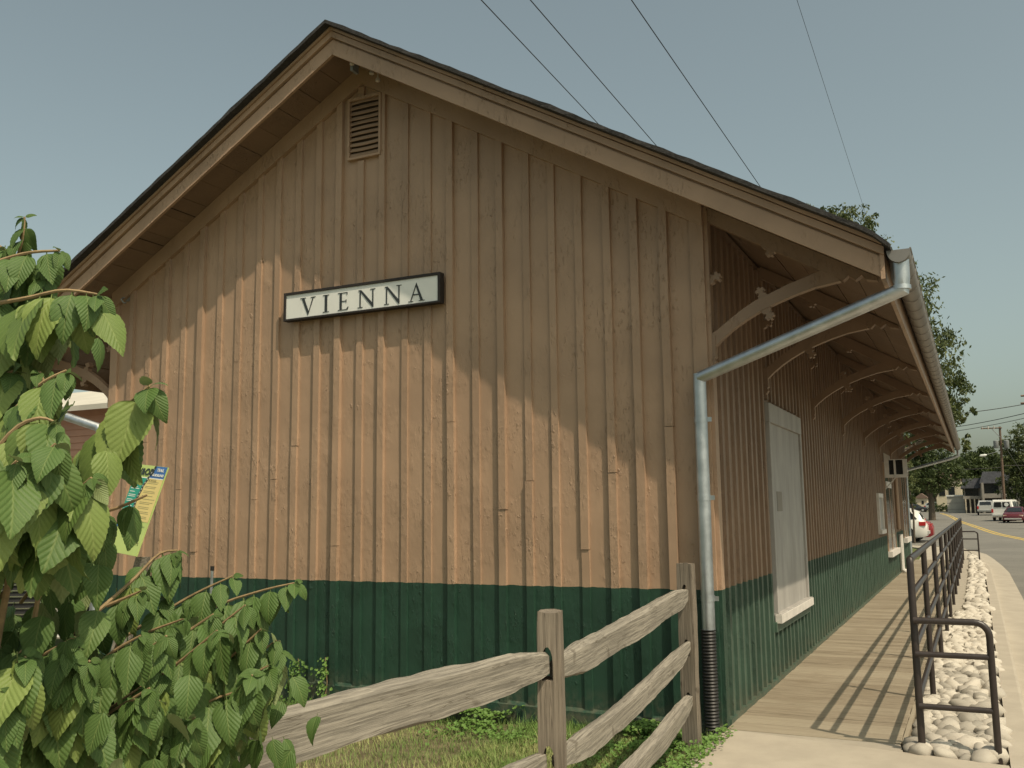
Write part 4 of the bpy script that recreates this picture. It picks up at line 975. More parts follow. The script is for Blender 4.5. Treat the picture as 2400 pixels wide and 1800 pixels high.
# ------------------------------------------------------------------ leafy shrub in the foreground
NEXP = 26
STEMS = [
([(6.926,-6.355,2.063),(7.043,-6.369,2.163),(7.089,-6.379,2.225),(7.098,-6.382,2.277)],0.055,4),
([(7.068,-6.467,2.147),(7.121,-6.445,2.169),(7.173,-6.422,2.184),(7.225,-6.397,2.187)],0.065,3),
([(6.963,-6.42,2.241),(7.028,-6.41,2.234),(7.075,-6.405,2.207)],0.06,2),
([(7.071,-6.456,2.082),(7.204,-6.448,2.086),(7.295,-6.439,2.093),(7.349,-6.411,2.085)],0.095,4),
([(6.972,-6.385,2.036),(7.098,-6.386,2.076),(7.182,-6.404,2.097)],0.085,3),
([(7.14,-6.492,1.801),(7.214,-6.467,1.873),(7.28,-6.464,1.919),(7.323,-6.447,1.942)],0.088,4),
([(7.241,-6.432,1.878),(7.269,-6.447,1.914),(7.262,-6.454,1.943)],0.05,1),
([(7.177,-6.403,1.701),(7.269,-6.372,1.794),(7.37,-6.369,1.872),(7.438,-6.365,1.915)],0.1,4),
([(7.279,-6.57,1.652),(7.349,-6.55,1.741),(7.41,-6.53,1.803)],0.11,3),
([(7.247,-6.466,1.597),(7.341,-6.468,1.692),(7.417,-6.462,1.749)],0.11,3),
([(7.142,-6.339,1.532),(7.232,-6.315,1.668),(7.301,-6.287,1.704),(7.342,-6.27,1.723)],0.06,1),
([(7.331,-6.61,1.706),(7.37,-6.597,1.746),(7.397,-6.588,1.773)],0.12,2),
([(7.211,-6.53,1.536),(7.282,-6.509,1.621),(7.35,-6.509,1.692)],0.11,3),
([(7.005,-6.165,1.425),(7.054,-6.045,1.533),(7.079,-5.986,1.596),(7.119,-5.968,1.605)],0.075,4),
([(6.945,-5.965,1.398),(7.019,-5.883,1.466),(7.086,-5.857,1.505),(7.157,-5.828,1.539)],0.075,4),
([(6.936,-5.798,1.377),(7.037,-5.761,1.455),(7.145,-5.715,1.495),(7.223,-5.68,1.514)],0.08,5),
([(7.032,-6.009,1.222),(7.095,-5.938,1.326),(7.144,-5.872,1.415),(7.215,-5.846,1.475)],0.1,4),
([(7.029,-5.941,1.134),(7.106,-5.866,1.258),(7.165,-5.792,1.327),(7.241,-5.764,1.387)],0.095,4),
([(6.979,-5.803,1.177),(7.077,-5.765,1.238),(7.166,-5.732,1.304),(7.212,-5.717,1.354)],0.1,4),
([(7.035,-5.97,1.346),(7.071,-5.964,1.423),(7.089,-5.961,1.461),(7.084,-5.969,1.501)],0.09,3),
([(7.042,-6.235,1.268),(7.118,-6.211,1.353),(7.176,-6.192,1.411),(7.232,-6.17,1.445)],0.085,4),
([(7.034,-6.362,1.34),(7.098,-6.343,1.42),(7.142,-6.33,1.472)],0.09,3),
([(7.017,-6.182,1.205),(7.126,-6.142,1.291),(7.185,-6.12,1.334)],0.09,3),
([(7.098,-6.312,1.21),(7.171,-6.293,1.322),(7.214,-6.278,1.362)],0.1,3),
([(7.216,-6.497,1.335),(7.275,-6.483,1.428),(7.296,-6.476,1.449)],0.09,3),
([(7.091,-6.133,1.496),(7.158,-6.105,1.526)],0.07,2),
([(7.01,-6.433,2.11),(7.065,-6.412,2.142),(7.137,-6.401,2.153),(7.192,-6.405,2.137)],0.075,3),
([(7.048,-6.45,1.969),(7.111,-6.429,2.033),(7.156,-6.409,2.049),(7.192,-6.391,2.04)],0.085,3),
([(7.09,-6.472,1.883),(7.136,-6.457,1.93),(7.174,-6.443,1.953)],0.085,3),
([(7.239,-6.549,1.751),(7.303,-6.53,1.829),(7.343,-6.513,1.85),(7.369,-6.5,1.843)],0.1,3),
([(7.065,-5.99,1.203),(7.127,-5.916,1.287),(7.175,-5.847,1.355),(7.244,-5.823,1.419)],0.1,4),
([(7.055,-5.928,1.134),(7.112,-5.857,1.218),(7.189,-5.832,1.296),(7.254,-5.806,1.335)],0.105,4),
([(7.025,-5.998,1.128),(7.077,-5.926,1.191),(7.151,-5.9,1.258),(7.223,-5.87,1.286)],0.105,4),
([(7.087,-6.109,1.317),(7.094,-6.002,1.372),(7.128,-5.936,1.422),(7.183,-5.915,1.46)],0.09,4),
([(7.06,-6.127,1.216),(7.159,-6.122,1.279),(7.231,-6.113,1.309)],0.066,3),
([(7.085,-6.076,1.327),(7.144,-6.089,1.387),(7.215,-6.084,1.434)],0.073,3),
([(6.855,-6.095,1.094),(6.956,-6.094,1.186),(7.036,-6.087,1.252)],0.075,3),
([(7.0,-5.868,1.213),(7.078,-5.875,1.292),(7.168,-5.86,1.329)],0.079,3),
([(6.686,-6.262,1.585),(6.755,-6.275,1.67),(6.819,-6.279,1.751)],0.087,3),
([(6.614,-6.258,1.538),(6.725,-6.247,1.599),(6.837,-6.223,1.654)],0.067,3),
([(7.052,-6.447,1.306),(7.148,-6.442,1.36),(7.234,-6.429,1.403)],0.074,3),
([(7.052,-6.289,1.131),(7.123,-6.3,1.208),(7.178,-6.306,1.278)],0.1,3),
([(6.773,-6.229,1.605),(6.855,-6.231,1.661),(6.947,-6.217,1.711)],0.085,3),
([(6.996,-6.293,1.312),(7.064,-6.308,1.403),(7.12,-6.313,1.467)],0.095,3),
([(6.669,-6.23,1.662),(6.778,-6.224,1.747),(6.888,-6.2,1.795)],0.098,3),
([(6.666,-6.139,1.01),(6.757,-6.14,1.089),(6.856,-6.125,1.162)],0.099,3),
([(7.001,-6.353,1.249),(7.087,-6.358,1.332),(7.17,-6.35,1.405)],0.09,3),
([(6.857,-6.386,1.574),(6.947,-6.391,1.673),(7.034,-6.38,1.731)],0.072,3),
([(6.912,-6.435,1.631),(6.99,-6.438,1.678),(7.061,-6.43,1.702)],0.07,3),
([(6.64,-5.965,0.978),(6.738,-5.967,1.08),(6.819,-5.964,1.17)],0.066,3),
([(6.664,-6.326,1.113),(6.792,-6.309,1.185),(6.899,-6.286,1.231)],0.091,3),
([(6.725,-5.779,1.12),(6.856,-5.767,1.238),(6.962,-5.748,1.304)],0.095,3),
([(6.706,-5.979,1.086),(6.797,-5.984,1.19),(6.883,-5.975,1.261)],0.086,3),
([(6.618,-6.19,1.213),(6.714,-6.195,1.33),(6.801,-6.187,1.409)],0.085,3),
([(7.031,-6.285,1.202),(7.14,-6.275,1.264),(7.232,-6.258,1.304)],0.073,3),
([(7.08,-6.307,1.293),(7.145,-6.32,1.367),(7.192,-6.328,1.42)],0.096,3),
([(7.061,-6.298,1.283),(7.143,-6.306,1.374),(7.193,-6.312,1.426)],0.078,3),
([(6.937,-6.306,1.686),(7.024,-6.306,1.744),(7.103,-6.295,1.774)],0.082,3),
([(6.61,-6.034,1.11),(6.709,-6.032,1.189),(6.818,-6.006,1.221)],0.066,3),
([(6.933,-6.021,1.343),(7.044,-6.011,1.412),(7.161,-5.984,1.456)],0.066,3),
([(6.876,-6.338,1.735),(6.963,-6.342,1.817),(7.029,-6.339,1.864)],0.099,3),
([(6.814,-6.194,1.495),(6.908,-6.194,1.579),(6.978,-6.192,1.643)],0.093,3),
([(7.095,-5.856,1.162),(7.189,-5.857,1.253),(7.253,-5.86,1.322)],0.085,3),
([(6.751,-5.553,0.991),(6.837,-5.562,1.11),(6.93,-5.551,1.183)],0.094,3),
([(7.042,-6.044,1.14),(7.131,-6.053,1.261),(7.186,-6.062,1.353)],0.093,3),
([(6.68,-6.066,1.072),(6.781,-6.06,1.139),(6.874,-6.043,1.177)],0.092,3),
([(7.08,-6.311,1.24),(7.158,-6.318,1.312),(7.214,-6.318,1.347)],0.089,3),
([(6.841,-6.155,1.178),(6.92,-6.164,1.272),(6.985,-6.166,1.348)],0.078,3),
([(6.644,-6.098,1.067),(6.731,-6.104,1.163),(6.82,-6.093,1.229)],0.083,3),
([(6.862,-6.1,1.124),(6.935,-6.112,1.219),(7.018,-6.105,1.285)],0.079,3),
([(6.721,-6.132,1.287),(6.781,-6.148,1.362),(6.854,-6.144,1.424)],0.073,3),
([(7.044,-6.352,1.357),(7.147,-6.345,1.416),(7.237,-6.33,1.462)],0.072,3),
([(6.85,-6.227,1.266),(6.93,-6.238,1.369),(6.992,-6.239,1.431)],0.073,3),
([(6.721,-5.704,1.055),(6.834,-5.694,1.132),(6.912,-5.688,1.194)],0.1,3),
([(7.053,-6.329,1.27),(7.115,-6.344,1.347),(7.168,-6.347,1.389)],0.069,3),
([(7.146,-6.311,1.302),(7.224,-6.319,1.382),(7.271,-6.324,1.42)],0.069,3),
([(6.843,-6.076,1.182),(6.942,-6.072,1.251),(7.051,-6.05,1.311)],0.066,3),
([(6.756,-6.209,1.543),(6.832,-6.222,1.652),(6.918,-6.218,1.754)],0.098,3),
([(6.965,-6.154,1.189),(7.05,-6.159,1.274),(7.127,-6.153,1.329)],0.065,3),
([(7.052,-6.007,1.088),(7.127,-6.017,1.176),(7.197,-6.017,1.25)],0.071,3),
([(6.846,-5.827,1.02),(6.936,-5.834,1.129),(7.013,-5.827,1.184)],0.093,3),
([(6.762,-6.128,1.003),(6.848,-6.138,1.124),(6.925,-6.134,1.2)],0.096,3),
([(6.802,-5.783,1.077),(6.875,-5.797,1.177),(6.962,-5.789,1.254)],0.081,3),
([(6.762,-6.378,1.528),(6.876,-6.367,1.599),(6.956,-6.357,1.64)],0.077,3),
([(6.939,-5.91,1.268),(7.011,-5.925,1.377),(7.064,-5.932,1.448)],0.092,3),
([(6.978,-6.084,1.24),(7.07,-6.082,1.298),(7.165,-6.064,1.336)],0.068,3),
([(6.889,-6.195,1.056),(6.962,-6.21,1.167),(7.019,-6.214,1.23)],0.087,3),
([(7.039,-6.189,1.214),(7.151,-6.179,1.284),(7.253,-6.161,1.343)],0.082,3),
([(6.81,-6.163,1.566),(6.918,-6.154,1.635),(7.003,-6.143,1.689)],0.065,3),
([(6.948,-6.352,1.193),(7.026,-6.364,1.303),(7.11,-6.356,1.368)],0.098,3),
([(6.945,-6.351,1.109),(7.007,-6.368,1.201),(7.068,-6.371,1.268)],0.098,3),
([(6.931,-6.329,1.766),(7.013,-6.332,1.822),(7.075,-6.329,1.859)],0.074,3),
([(6.72,-6.245,1.093),(6.816,-6.244,1.18),(6.91,-6.229,1.233)],0.085,3),
([(6.784,-5.905,1.274),(6.891,-5.899,1.354),(6.959,-5.893,1.385)],0.096,3),
([(7.028,-6.497,1.723),(7.097,-6.507,1.79),(7.171,-6.501,1.836)],0.068,3),
([(6.844,-6.354,1.285),(6.94,-6.352,1.356),(7.025,-6.342,1.414)],0.077,3),
([(7.125,-6.007,1.124),(7.193,-6.021,1.211),(7.244,-6.026,1.26)],0.072,3),
([(7.136,-6.485,1.232),(7.203,-6.496,1.295),(7.259,-6.496,1.33)],0.075,3),
([(7.132,-6.424,1.329),(7.205,-6.433,1.396),(7.259,-6.437,1.449)],0.07,3),
([(6.985,-6.207,1.244),(7.056,-6.218,1.327),(7.112,-6.22,1.367)],0.098,3),
([(6.976,-6.335,1.528),(7.058,-6.338,1.587),(7.134,-6.331,1.636)],0.085,3),
([(6.681,-6.18,1.227),(6.781,-6.174,1.286),(6.868,-6.159,1.316)],0.085,3),
([(7.114,-6.166,1.203),(7.188,-6.173,1.267),(7.234,-6.182,1.325)],0.087,3),
([(6.817,-6.28,1.254),(6.913,-6.276,1.316),(6.984,-6.27,1.352)],0.092,3),
([(6.662,-6.014,1.479),(6.769,-6.011,1.581),(6.861,-5.998,1.644)],0.09,3),
([(6.781,-5.646,1.088),(6.889,-5.649,1.234),(6.96,-5.65,1.324)],0.087,3),
([(6.742,-5.932,1.177),(6.83,-5.937,1.27),(6.925,-5.921,1.322)],0.1,3),
([(7.047,-6.324,1.671),(7.146,-6.317,1.723),(7.213,-6.314,1.771)],0.076,3),
([(6.756,-6.268,1.336),(6.847,-6.266,1.391),(6.927,-6.253,1.418)],0.097,3),
([(7.062,-6.533,1.728),(7.147,-6.532,1.776),(7.21,-6.528,1.801)],0.073,3),
([(7.055,-6.466,1.579),(7.153,-6.463,1.652),(7.235,-6.452,1.692)],0.082,3),
([(6.68,-6.072,1.051),(6.781,-6.07,1.138),(6.845,-6.07,1.198)],0.073,3),
([(6.7,-6.24,1.051),(6.788,-6.242,1.129),(6.864,-6.237,1.19)],0.1,3),
([(6.74,-6.095,1.154),(6.841,-6.091,1.225),(6.948,-6.069,1.277)],0.074,3),
([(7.164,-6.489,1.238),(7.245,-6.496,1.321),(7.302,-6.502,1.396)],0.074,3),
([(6.978,-6.39,1.24),(7.064,-6.39,1.293),(7.145,-6.378,1.324)],0.09,3),
([(7.082,-6.321,1.298),(7.174,-6.322,1.375),(7.233,-6.321,1.416)],0.088,3),
([(6.77,-6.329,1.506),(6.849,-6.333,1.566),(6.919,-6.33,1.624)],0.1,3),
([(6.93,-6.306,1.535),(7.025,-6.304,1.61),(7.121,-6.287,1.651)],0.077,3),
([(6.8,-6.344,1.723),(6.906,-6.337,1.796),(7.003,-6.318,1.831)],0.086,3),
([(7.11,-6.513,1.645),(7.175,-6.524,1.703),(7.244,-6.516,1.726)],0.08,3),
([(6.727,-5.975,1.212),(6.836,-5.97,1.308),(6.943,-5.952,1.38)],0.066,3),
([(6.642,-5.958,1.13),(6.746,-5.957,1.232),(6.833,-5.952,1.33)],0.077,3),
([(7.089,-6.334,1.324),(7.175,-6.338,1.401),(7.236,-6.337,1.442)],0.086,3),
([(6.666,-6.179,1.173),(6.767,-6.175,1.247),(6.857,-6.163,1.311)],0.09,3),
([(7.005,-6.005,1.059),(7.096,-6.01,1.16),(7.192,-5.999,1.253)],0.074,3),
([(6.924,-6.091,1.206),(7.033,-6.084,1.291),(7.134,-6.069,1.367)],0.099,3),
([(6.865,-6.303,1.105),(6.948,-6.31,1.199),(7.029,-6.302,1.25)],0.1,3),
([(7.037,-5.992,1.286),(7.157,-5.98,1.367),(7.246,-5.969,1.433)],0.085,3),
([(6.607,-6.256,1.59),(6.706,-6.258,1.699),(6.801,-6.246,1.775)],0.091,3)]

shrub = empty('shrub', (6.5, -6.15, -.13), 'broad leaved green shrub with drooping serrated leaves beside the fence', 'shrub')
def leaf_mesh(seed, NL=24, NW=4):
    rnd = random.Random(seed); vs = []; fs = []; uv = []
    wid = rnd.uniform(.26, .32); fold = rnd.uniform(-.05, .25); arch = rnd.uniform(.15, .6); tw = rnd.uniform(-.25, .25); wave = 0.0; cup = rnd.uniform(-.25, .05)
    cy = 0.0; cz = 0.0; th = arch
    for i in range(NL + 1):
        t = i / NL
        wv = wid * (math.sin(math.pi * min(1, t ** .66)) ** .85) * (1 - .28 * t) * 1.15 if 0 < t < 1 else 0.0
        if i not in (0, NL): wv *= (1 + (.022 if i % 2 else -.022))
        for j in range(-NW, NW + 1):
            s = j / NW; x = s * wv
            z = abs(x) * fold + cup * x * x / wid + wave * math.cos((t - abs(s) * .16) * 9 * 2 * math.pi) * min(1, abs(s) * 2)
            z += .022 * math.sin(t * 5 + seed) * s
            if abs(j) == NW and i not in (0, NL): z += .006 * (1 if i % 4 < 2 else -1)
            a = tw * t; yy = .09 + cy + (.012 if (i % 2 and abs(j) == NW) else 0); vs.append((x * math.cos(a), yy, cz + z + x * math.sin(a))); uv.append((.5 + .5 * s * wv / wid, t))
        cy += math.cos(th) / NL; cz += math.sin(th) / NL; th = arch * (1 - 2.1 * (t + 1 / NL))
    row = 2 * NW + 1
    for i in range(NL):
        for j in range(row - 1): a = i * row + j; fs.append((a, a + 1, a + 1 + row, a + row))
    pet = len(vs); vs += [(-.010, 0, 0), (.010, 0, 0), (.010, .11, 0), (-.010, .11, 0), (0, 0, -.02), (0, .11, -.016)]; uv += [(.5, .02)] * 6
    fs += [(pet, pet + 1, pet + 2, pet + 3), (pet, pet + 3, pet + 5, pet + 4), (pet + 1, pet + 4, pet + 5, pet + 2)]
    me = bpy.data.meshes.new('leaf'); me.from_pydata(vs, [], fs); me.materials.append(MATS['leaf'])
    ul = me.uv_layers.new(name='UVMap')
    for lp in me.loops: ul.data[lp.index].uv = uv[lp.vertex_index]
    me.polygons.foreach_set('use_smooth', [True] * len(me.polygons)); return me
LM = [leaf_mesh(i) for i in range(14)]
rnd = random.Random(44)
leaves = []     # (position, axis, normal, size)
CAMP = Vector((8.76, -7.59, 1.68))
stems_mb = MB()
def interp(P, t):
    f = t * (len(P) - 1); i = min(int(f), len(P) - 2); f -= i
    a = P[max(i - 1, 0)]; b = P[i]; c = P[i + 1]; d = P[min(i + 2, len(P) - 1)]
    return .5 * ((2 * b) + (c - a) * f + (2 * a - 5 * b + 4 * c - d) * f * f + (3 * b - a - 3 * c + d) * f ** 3)
def add_leaf(p, side, tdir, size, up=.0):
    out = tdir.cross(Vector((0, 0, 1)))
    if out.length < .05: out = Vector((1, 0, 0))
    out.normalize()
    a = (out * side * rnd.uniform(.10, .55) + tdir * rnd.uniform(.0, .3) + Vector((0, 0, -1)) * (rnd.uniform(.95, 1.6) - up) + Vector((rnd.uniform(-.2, .2), rnd.uniform(-.2, .2), 0))).normalized()
    tocam = (CAMP - p).normalized()
    n_ = (Vector((.55, -.60, .15)) + Vector((0, 0, .35)) + out * side * rnd.uniform(.0, .8) + Vector((rnd.uniform(-.8, .8), rnd.uniform(-.8, .8), rnd.uniform(-.2, .5))))
    n_ = (n_ - a * n_.dot(a)).normalized()
    leaves.append((p, a, n_, size))
for P, size, nn_ in STEMS:
    nn_ += 2; size *= .86
    P = [Vector(p) for p in P]
    pts = [interp(P, k / 10) for k in range(11)]
    stems_mb.tube(pts, .004, 6, rads=[.0048 - .0026 * k / 10 for k in range(11)])
    for k in range(nn_):
        t = 1 - k * (.86 / max(nn_, 1)) * rnd.uniform(.9, 1.05) if nn_ > 1 else .97
        t = max(.1, min(1, t)); p = interp(P, t); td = (interp(P, min(1, t + .03)) - interp(P, max(0, t - .05))).normalized()
        sz = size * 1.16 * (.62 if k == 0 else .95 + .12 * min(k, 3)) * rnd.uniform(.82, 1.15)
        for s in (-1, 1): add_leaf(p, s, td, sz * rnd.uniform(.85, 1.1), up=(.45 if k == 0 else 0))
    if True:
        td = (pts[-1] - pts[-2]).normalized()
        for s in (-1, 1): add_leaf(pts[-1], s, td, size * rnd.uniform(.32, .45), up=1.1)
# main stems from the root
root = Vector((6.5, -6.15, -.2))
for P, size, nn_ in STEMS[:26:2]:
    q = Vector(P[0]); mid = root.lerp(q, .5) + Vector((rnd.uniform(-.08, .08), rnd.uniform(-.05, .05), .05))
    stems_mb.tube([root + Vector((rnd.uniform(-.08, .08), rnd.uniform(-.08, .08), 0)), mid, q], .008, 6, rads=[.012, .009, .005])
stems_mb.build('branches', 'twig', shrub, loc=(6.5, -6.15, .6), smooth=True)
# inner foliage, deeper in the bush
inner = []
allP = [Vector(p) for P, s, n_ in STEMS[NEXP:] for p in P[1:]]
for i in range(780):
    a = rnd.choice(allP); b = a + Vector((-.45, .45, 0)) * rnd.uniform(.05, .45) + Vector((rnd.uniform(-.12, .12), rnd.uniform(-.12, .12), rnd.uniform(-.28, .02)))
    inner.append(b)
for P, s_, n_ in STEMS[:6]:
    for _ in range(9):
        t = rnd.random(); inner.append(interp([Vector(p) for p in P], t) + Vector((rnd.uniform(-.10, .02), rnd.uniform(.0, .1), rnd.uniform(-.07, .02))))
for b in inner: add_leaf(b, rnd.choice((-1, 1)), Vector((rnd.uniform(-1, 1), rnd.uniform(-1, 1), .4)).normalized(), rnd.uniform(.07, .105))
# openings in the bush through which the truck, the pink wall and the board show
GAPS = [((7.565, -6.7, 1.568), (5.725, -5.322, 1.39), 0.058), ((7.661, -6.65, 1.547), (5.97, -5.196, 1.338), 0.035), ((7.668, -6.689, 1.827), (5.986, -5.295, 2.048), 0.045), ((7.726, -6.644, 1.718), (6.134, -5.181, 1.772), 0.055)]
def in_gap(p, a, sz):
    c = p + a * sz * .6
    for q0, q1, rr in GAPS:
        q0 = Vector(q0); q1 = Vector(q1); d = q1 - q0; t = max(0, min(1, (c - q0).dot(d) / d.length_squared))
        if (c - (q0 + d * t)).length < rr: return True
    return False
leaves = [l for l in leaves if not in_gap(l[0], l[1], l[3])]
def leafmat4(p, a, n_, sz):
    x = a.cross(n_).normalized(); M = Matrix((x, a, n_)).transposed().to_4x4(); M.translation = p
    return M @ Matrix.Diagonal((sz, sz, sz, 1))
order = sorted(range(len(leaves)), key=lambda i: -leaves[i][3] / (leaves[i][0] - CAMP).length)
rest = MB(); ruv = []
for k, i in enumerate(order):
    p, a, n_, sz = leaves[i]; me = LM[i % len(LM)]; M = leafmat4(p, a, n_, sz)
    if k < 300:
        o = bpy.data.objects.new('leaf', me); COL.objects.link(o); o.matrix_world = M; o.parent = shrub; o.location = p - shrub.location
    else:
        rest.add([M @ v.co for v in me.vertices], [tuple(f.vertices) for f in me.polygons]); ruv += [me.uv_layers[0].data[l].uv[:] for l in range(len(me.loops))]
me = bpy.data.meshes.new('foliage'); me.from_pydata(rest.v, [], rest.f); me.materials.append(MATS['leaf'])
ul = me.uv_layers.new(name='UVMap'); ul.data.foreach_set('uv', [c for u in ruv for c in u]); me.polygons.foreach_set('use_smooth', [True] * len(me.polygons))
o = bpy.data.objects.new('foliage', me); COL.objects.link(o); o['kind'] = 'stuff'; o.parent = shrub; o.location = -shrub.location

# ------------------------------------------------------------------ trees
def tree(name, base, label, blobs, trunk_r, mat, nleaf, lsz, seed, cat='tree', group=None, trunk_top=None, willow=0.0):
    rnd = random.Random(seed); t = empty(name, base, label, cat, group); bx, by, bz = base
    zt = trunk_top or max(b[2] for b in blobs)
    mb = MB(); mb.tube([(bx, by, bz - .2), (bx + .05, by, bz + (zt - bz) * .35), (bx - .1, by, bz + (zt - bz) * .7), (bx, by, zt)], 1, 10, rads=[trunk_r * 1.15, trunk_r * .85, trunk_r * .55, trunk_r * .15])
    for (x, y, z, r) in blobs:
        s = bz + (zt - bz) * rnd.uniform(.25, .65); mb.tube([(bx, by, s), ((bx + x) / 2, (by + y) / 2, (s + z) / 2 + .2 * r), (x, y, z)], 1, 6, rads=[trunk_r * .45, trunk_r * .25, trunk_r * .06])
    mb.build('trunk', 'bark', t, loc=base)
    tot = sum(b[3] ** 2 for b in blobs); vs = []; fs = []; tone = []
    for (x, y, z, r) in blobs:
        nc = max(8, int(nleaf / 22 * r * r / tot))
        for c in range(nc):
            d = Vector((rnd.gauss(0, 1), rnd.gauss(0, 1), rnd.gauss(0, 1))).normalized(); rr = r * (.45 + .62 * rnd.random() ** .6)
            cc = Vector((x, y, z)) + Vector((d.x, d.y, d.z * .85)) * rr; cr = r * rnd.uniform(.10, .24); ct = rnd.random() * .55
            for k in range(22):
                p = cc + Vector((rnd.gauss(0, 1), rnd.gauss(0, 1), rnd.gauss(0, .8) - willow * rnd.random() * 2)) * cr * .6
                a = Vector((rnd.uniform(-1, 1), rnd.uniform(-1, 1), rnd.uniform(-1, .3) - willow)).normalized(); b = a.cross(Vector((rnd.uniform(-1, 1), rnd.uniform(-1, 1), rnd.uniform(-1, 1)))).normalized()
                l = lsz * rnd.uniform(.6, 1.3); w_ = l * .42; o = len(vs)
                vs += [tuple(p - a * l * .5), tuple(p + b * w_ * .5), tuple(p + a * l * .5), tuple(p - b * w_ * .5)]; fs.append((o, o + 1, o + 2, o + 3)); tone += [min(1, ct + rnd.random() * .45)] * 4
    me = bpy.data.meshes.new('crown'); me.from_pydata(vs, [], fs); me.materials.append(MATS[mat]); at = me.attributes.new('tone', 'FLOAT', 'POINT'); at.data.foreach_set('value', tone)
    o = bpy.data.objects.new('crown', me); COL.objects.link(o); attach(o, t); o['kind'] = 'stuff'; return t
tree('leafy_tree', (5.6, 32.6, 0), 'tall light green tree rising behind the station roof, nearest of the trees', [(5.2, 32.2, 9.0, 2.6), (4.2, 31.5, 11.2, 2.2), (7.1, 33.2, 8.0, 1.5), (7.9, 33.8, 6.4, 1.0), (8.0, 34.0, 5.2, .75), (7.0, 33.4, 5.4, 1.3), (6.3, 33, 10.3, 1.6), (3.6, 31, 12.9, 1.1), (5.0, 31.9, 13.0, 1.0), (8.75, 34.6, 5.3, .35), (8.3, 34.2, 4.2, .5), (4.6, 32, 6.5, 2.0)], .24, 'crown_a', 38000, .18, 1, willow=.45)
tree('shade_tree', (4.55, 102.5, .25), 'broad dark trunked tree seen under the far end of the eave', [(4.9, 102, 5.6, 2.6), (2.9, 101, 5.2, 2.1), (6.6, 103, 4.9, 1.7), (5.2, 102, 7.6, 1.9), (3.2, 101.5, 7.4, 2.0), (1.5, 101, 5.8, 2.0), (7.2, 103.3, 6.0, 1.0), (2.0, 101, 8.5, 2.0), (4.8, 102, 9.6, 1.7)], .34, 'crown_b', 15000, .34, 2, trunk_top=6)
tree('small_tree', (5.9, 44, 0), 'small bright leaved tree just past the end of the station', [(5.75, 44, 2.6, .55), (5.6, 44, 3.3, .6), (5.9, 44.2, 1.9, .4), (5.3, 44, 4.1, .7)], .05, 'crown_a', 2600, .13, 3)
tree('roadside_tree', (14.2, 128, .55), 'large dense tree behind the utility pole at the right edge', [(14.6, 128.5, 7.2, 2.4), (12.9, 128, 6.6, 1.7), (13.3, 128, 9.2, 1.5), (15.2, 128, 10.4, 2.0), (13.2, 128, 4.2, 1.9), (15.5, 128, 4.5, 2.6), (17.5, 129, 8, 3), (14.3, 127.6, 2.6, 1.8)], .35, 'crown_a', 17000, .36, 4)
tree('roadside_tree', (19.5, 124, .55), 'large dense tree right of the one behind the utility pole', [(19.5, 124, 6, 3), (21, 124, 9, 3), (18, 124, 3.5, 2.2)], .35, 'crown_b', 5000, .38, 14)
for i, (x, y, zc, r, lab) in enumerate([(8.3, 225, 10.5, 3.4, 'dark green distant tree, leftmost above the office roof'), (11.2, 228, 12.2, 3.0, 'round topped distant tree highest on the skyline above the office'), (14.6, 232, 9.5, 3.6, 'distant tree nearest the utility pole, behind the office'), (4.4, 222, 9.0, 4.0, 'distant tree behind the beige tower'), (18.5, 236, 10, 4, 'distant tree hidden partly by the utility pole'), (-2.0, 218, 7.5, 4.5, 'distant tree left of the beige house')]):
    tree('distant_tree', (x, y, 1.0), lab, [(x, y, zc, r), (x - r * .6, y, zc - r * .6, r * .75), (x + r * .7, y, zc - r * .8, r * .7), (x, y, zc - r * 1.5, r * .95)], .4, 'crown_b', 9000, .62, 30 + i, group='distant skyline trees')
tag(struct('hedge_ground', sheet(0, 8, [176, 181], .05), 'turf'))
# hedge and shrubs on the island
for i, (x, y, r, lab) in enumerate([(2.6, 174, .95, 'low green hedge bush, left one on the traffic island'), (4.2, 174, .95, 'low green hedge bush, right one on the traffic island'), (5.35, 172, .75, 'pointed light green bush beside the motor scooter')]):
    tree('bush', (x, y, .75), lab, [(x, y, 1.5, r), (x - .5, y, 1.3, r * .8), (x + .5, y, 1.3, r * .8)] + ([(x + .1, y, 2.4, .45)] if i == 2 else []), .05, 'crown_a' if i == 2 else 'crown_b', 1500, .22, 50 + i, cat='bush')

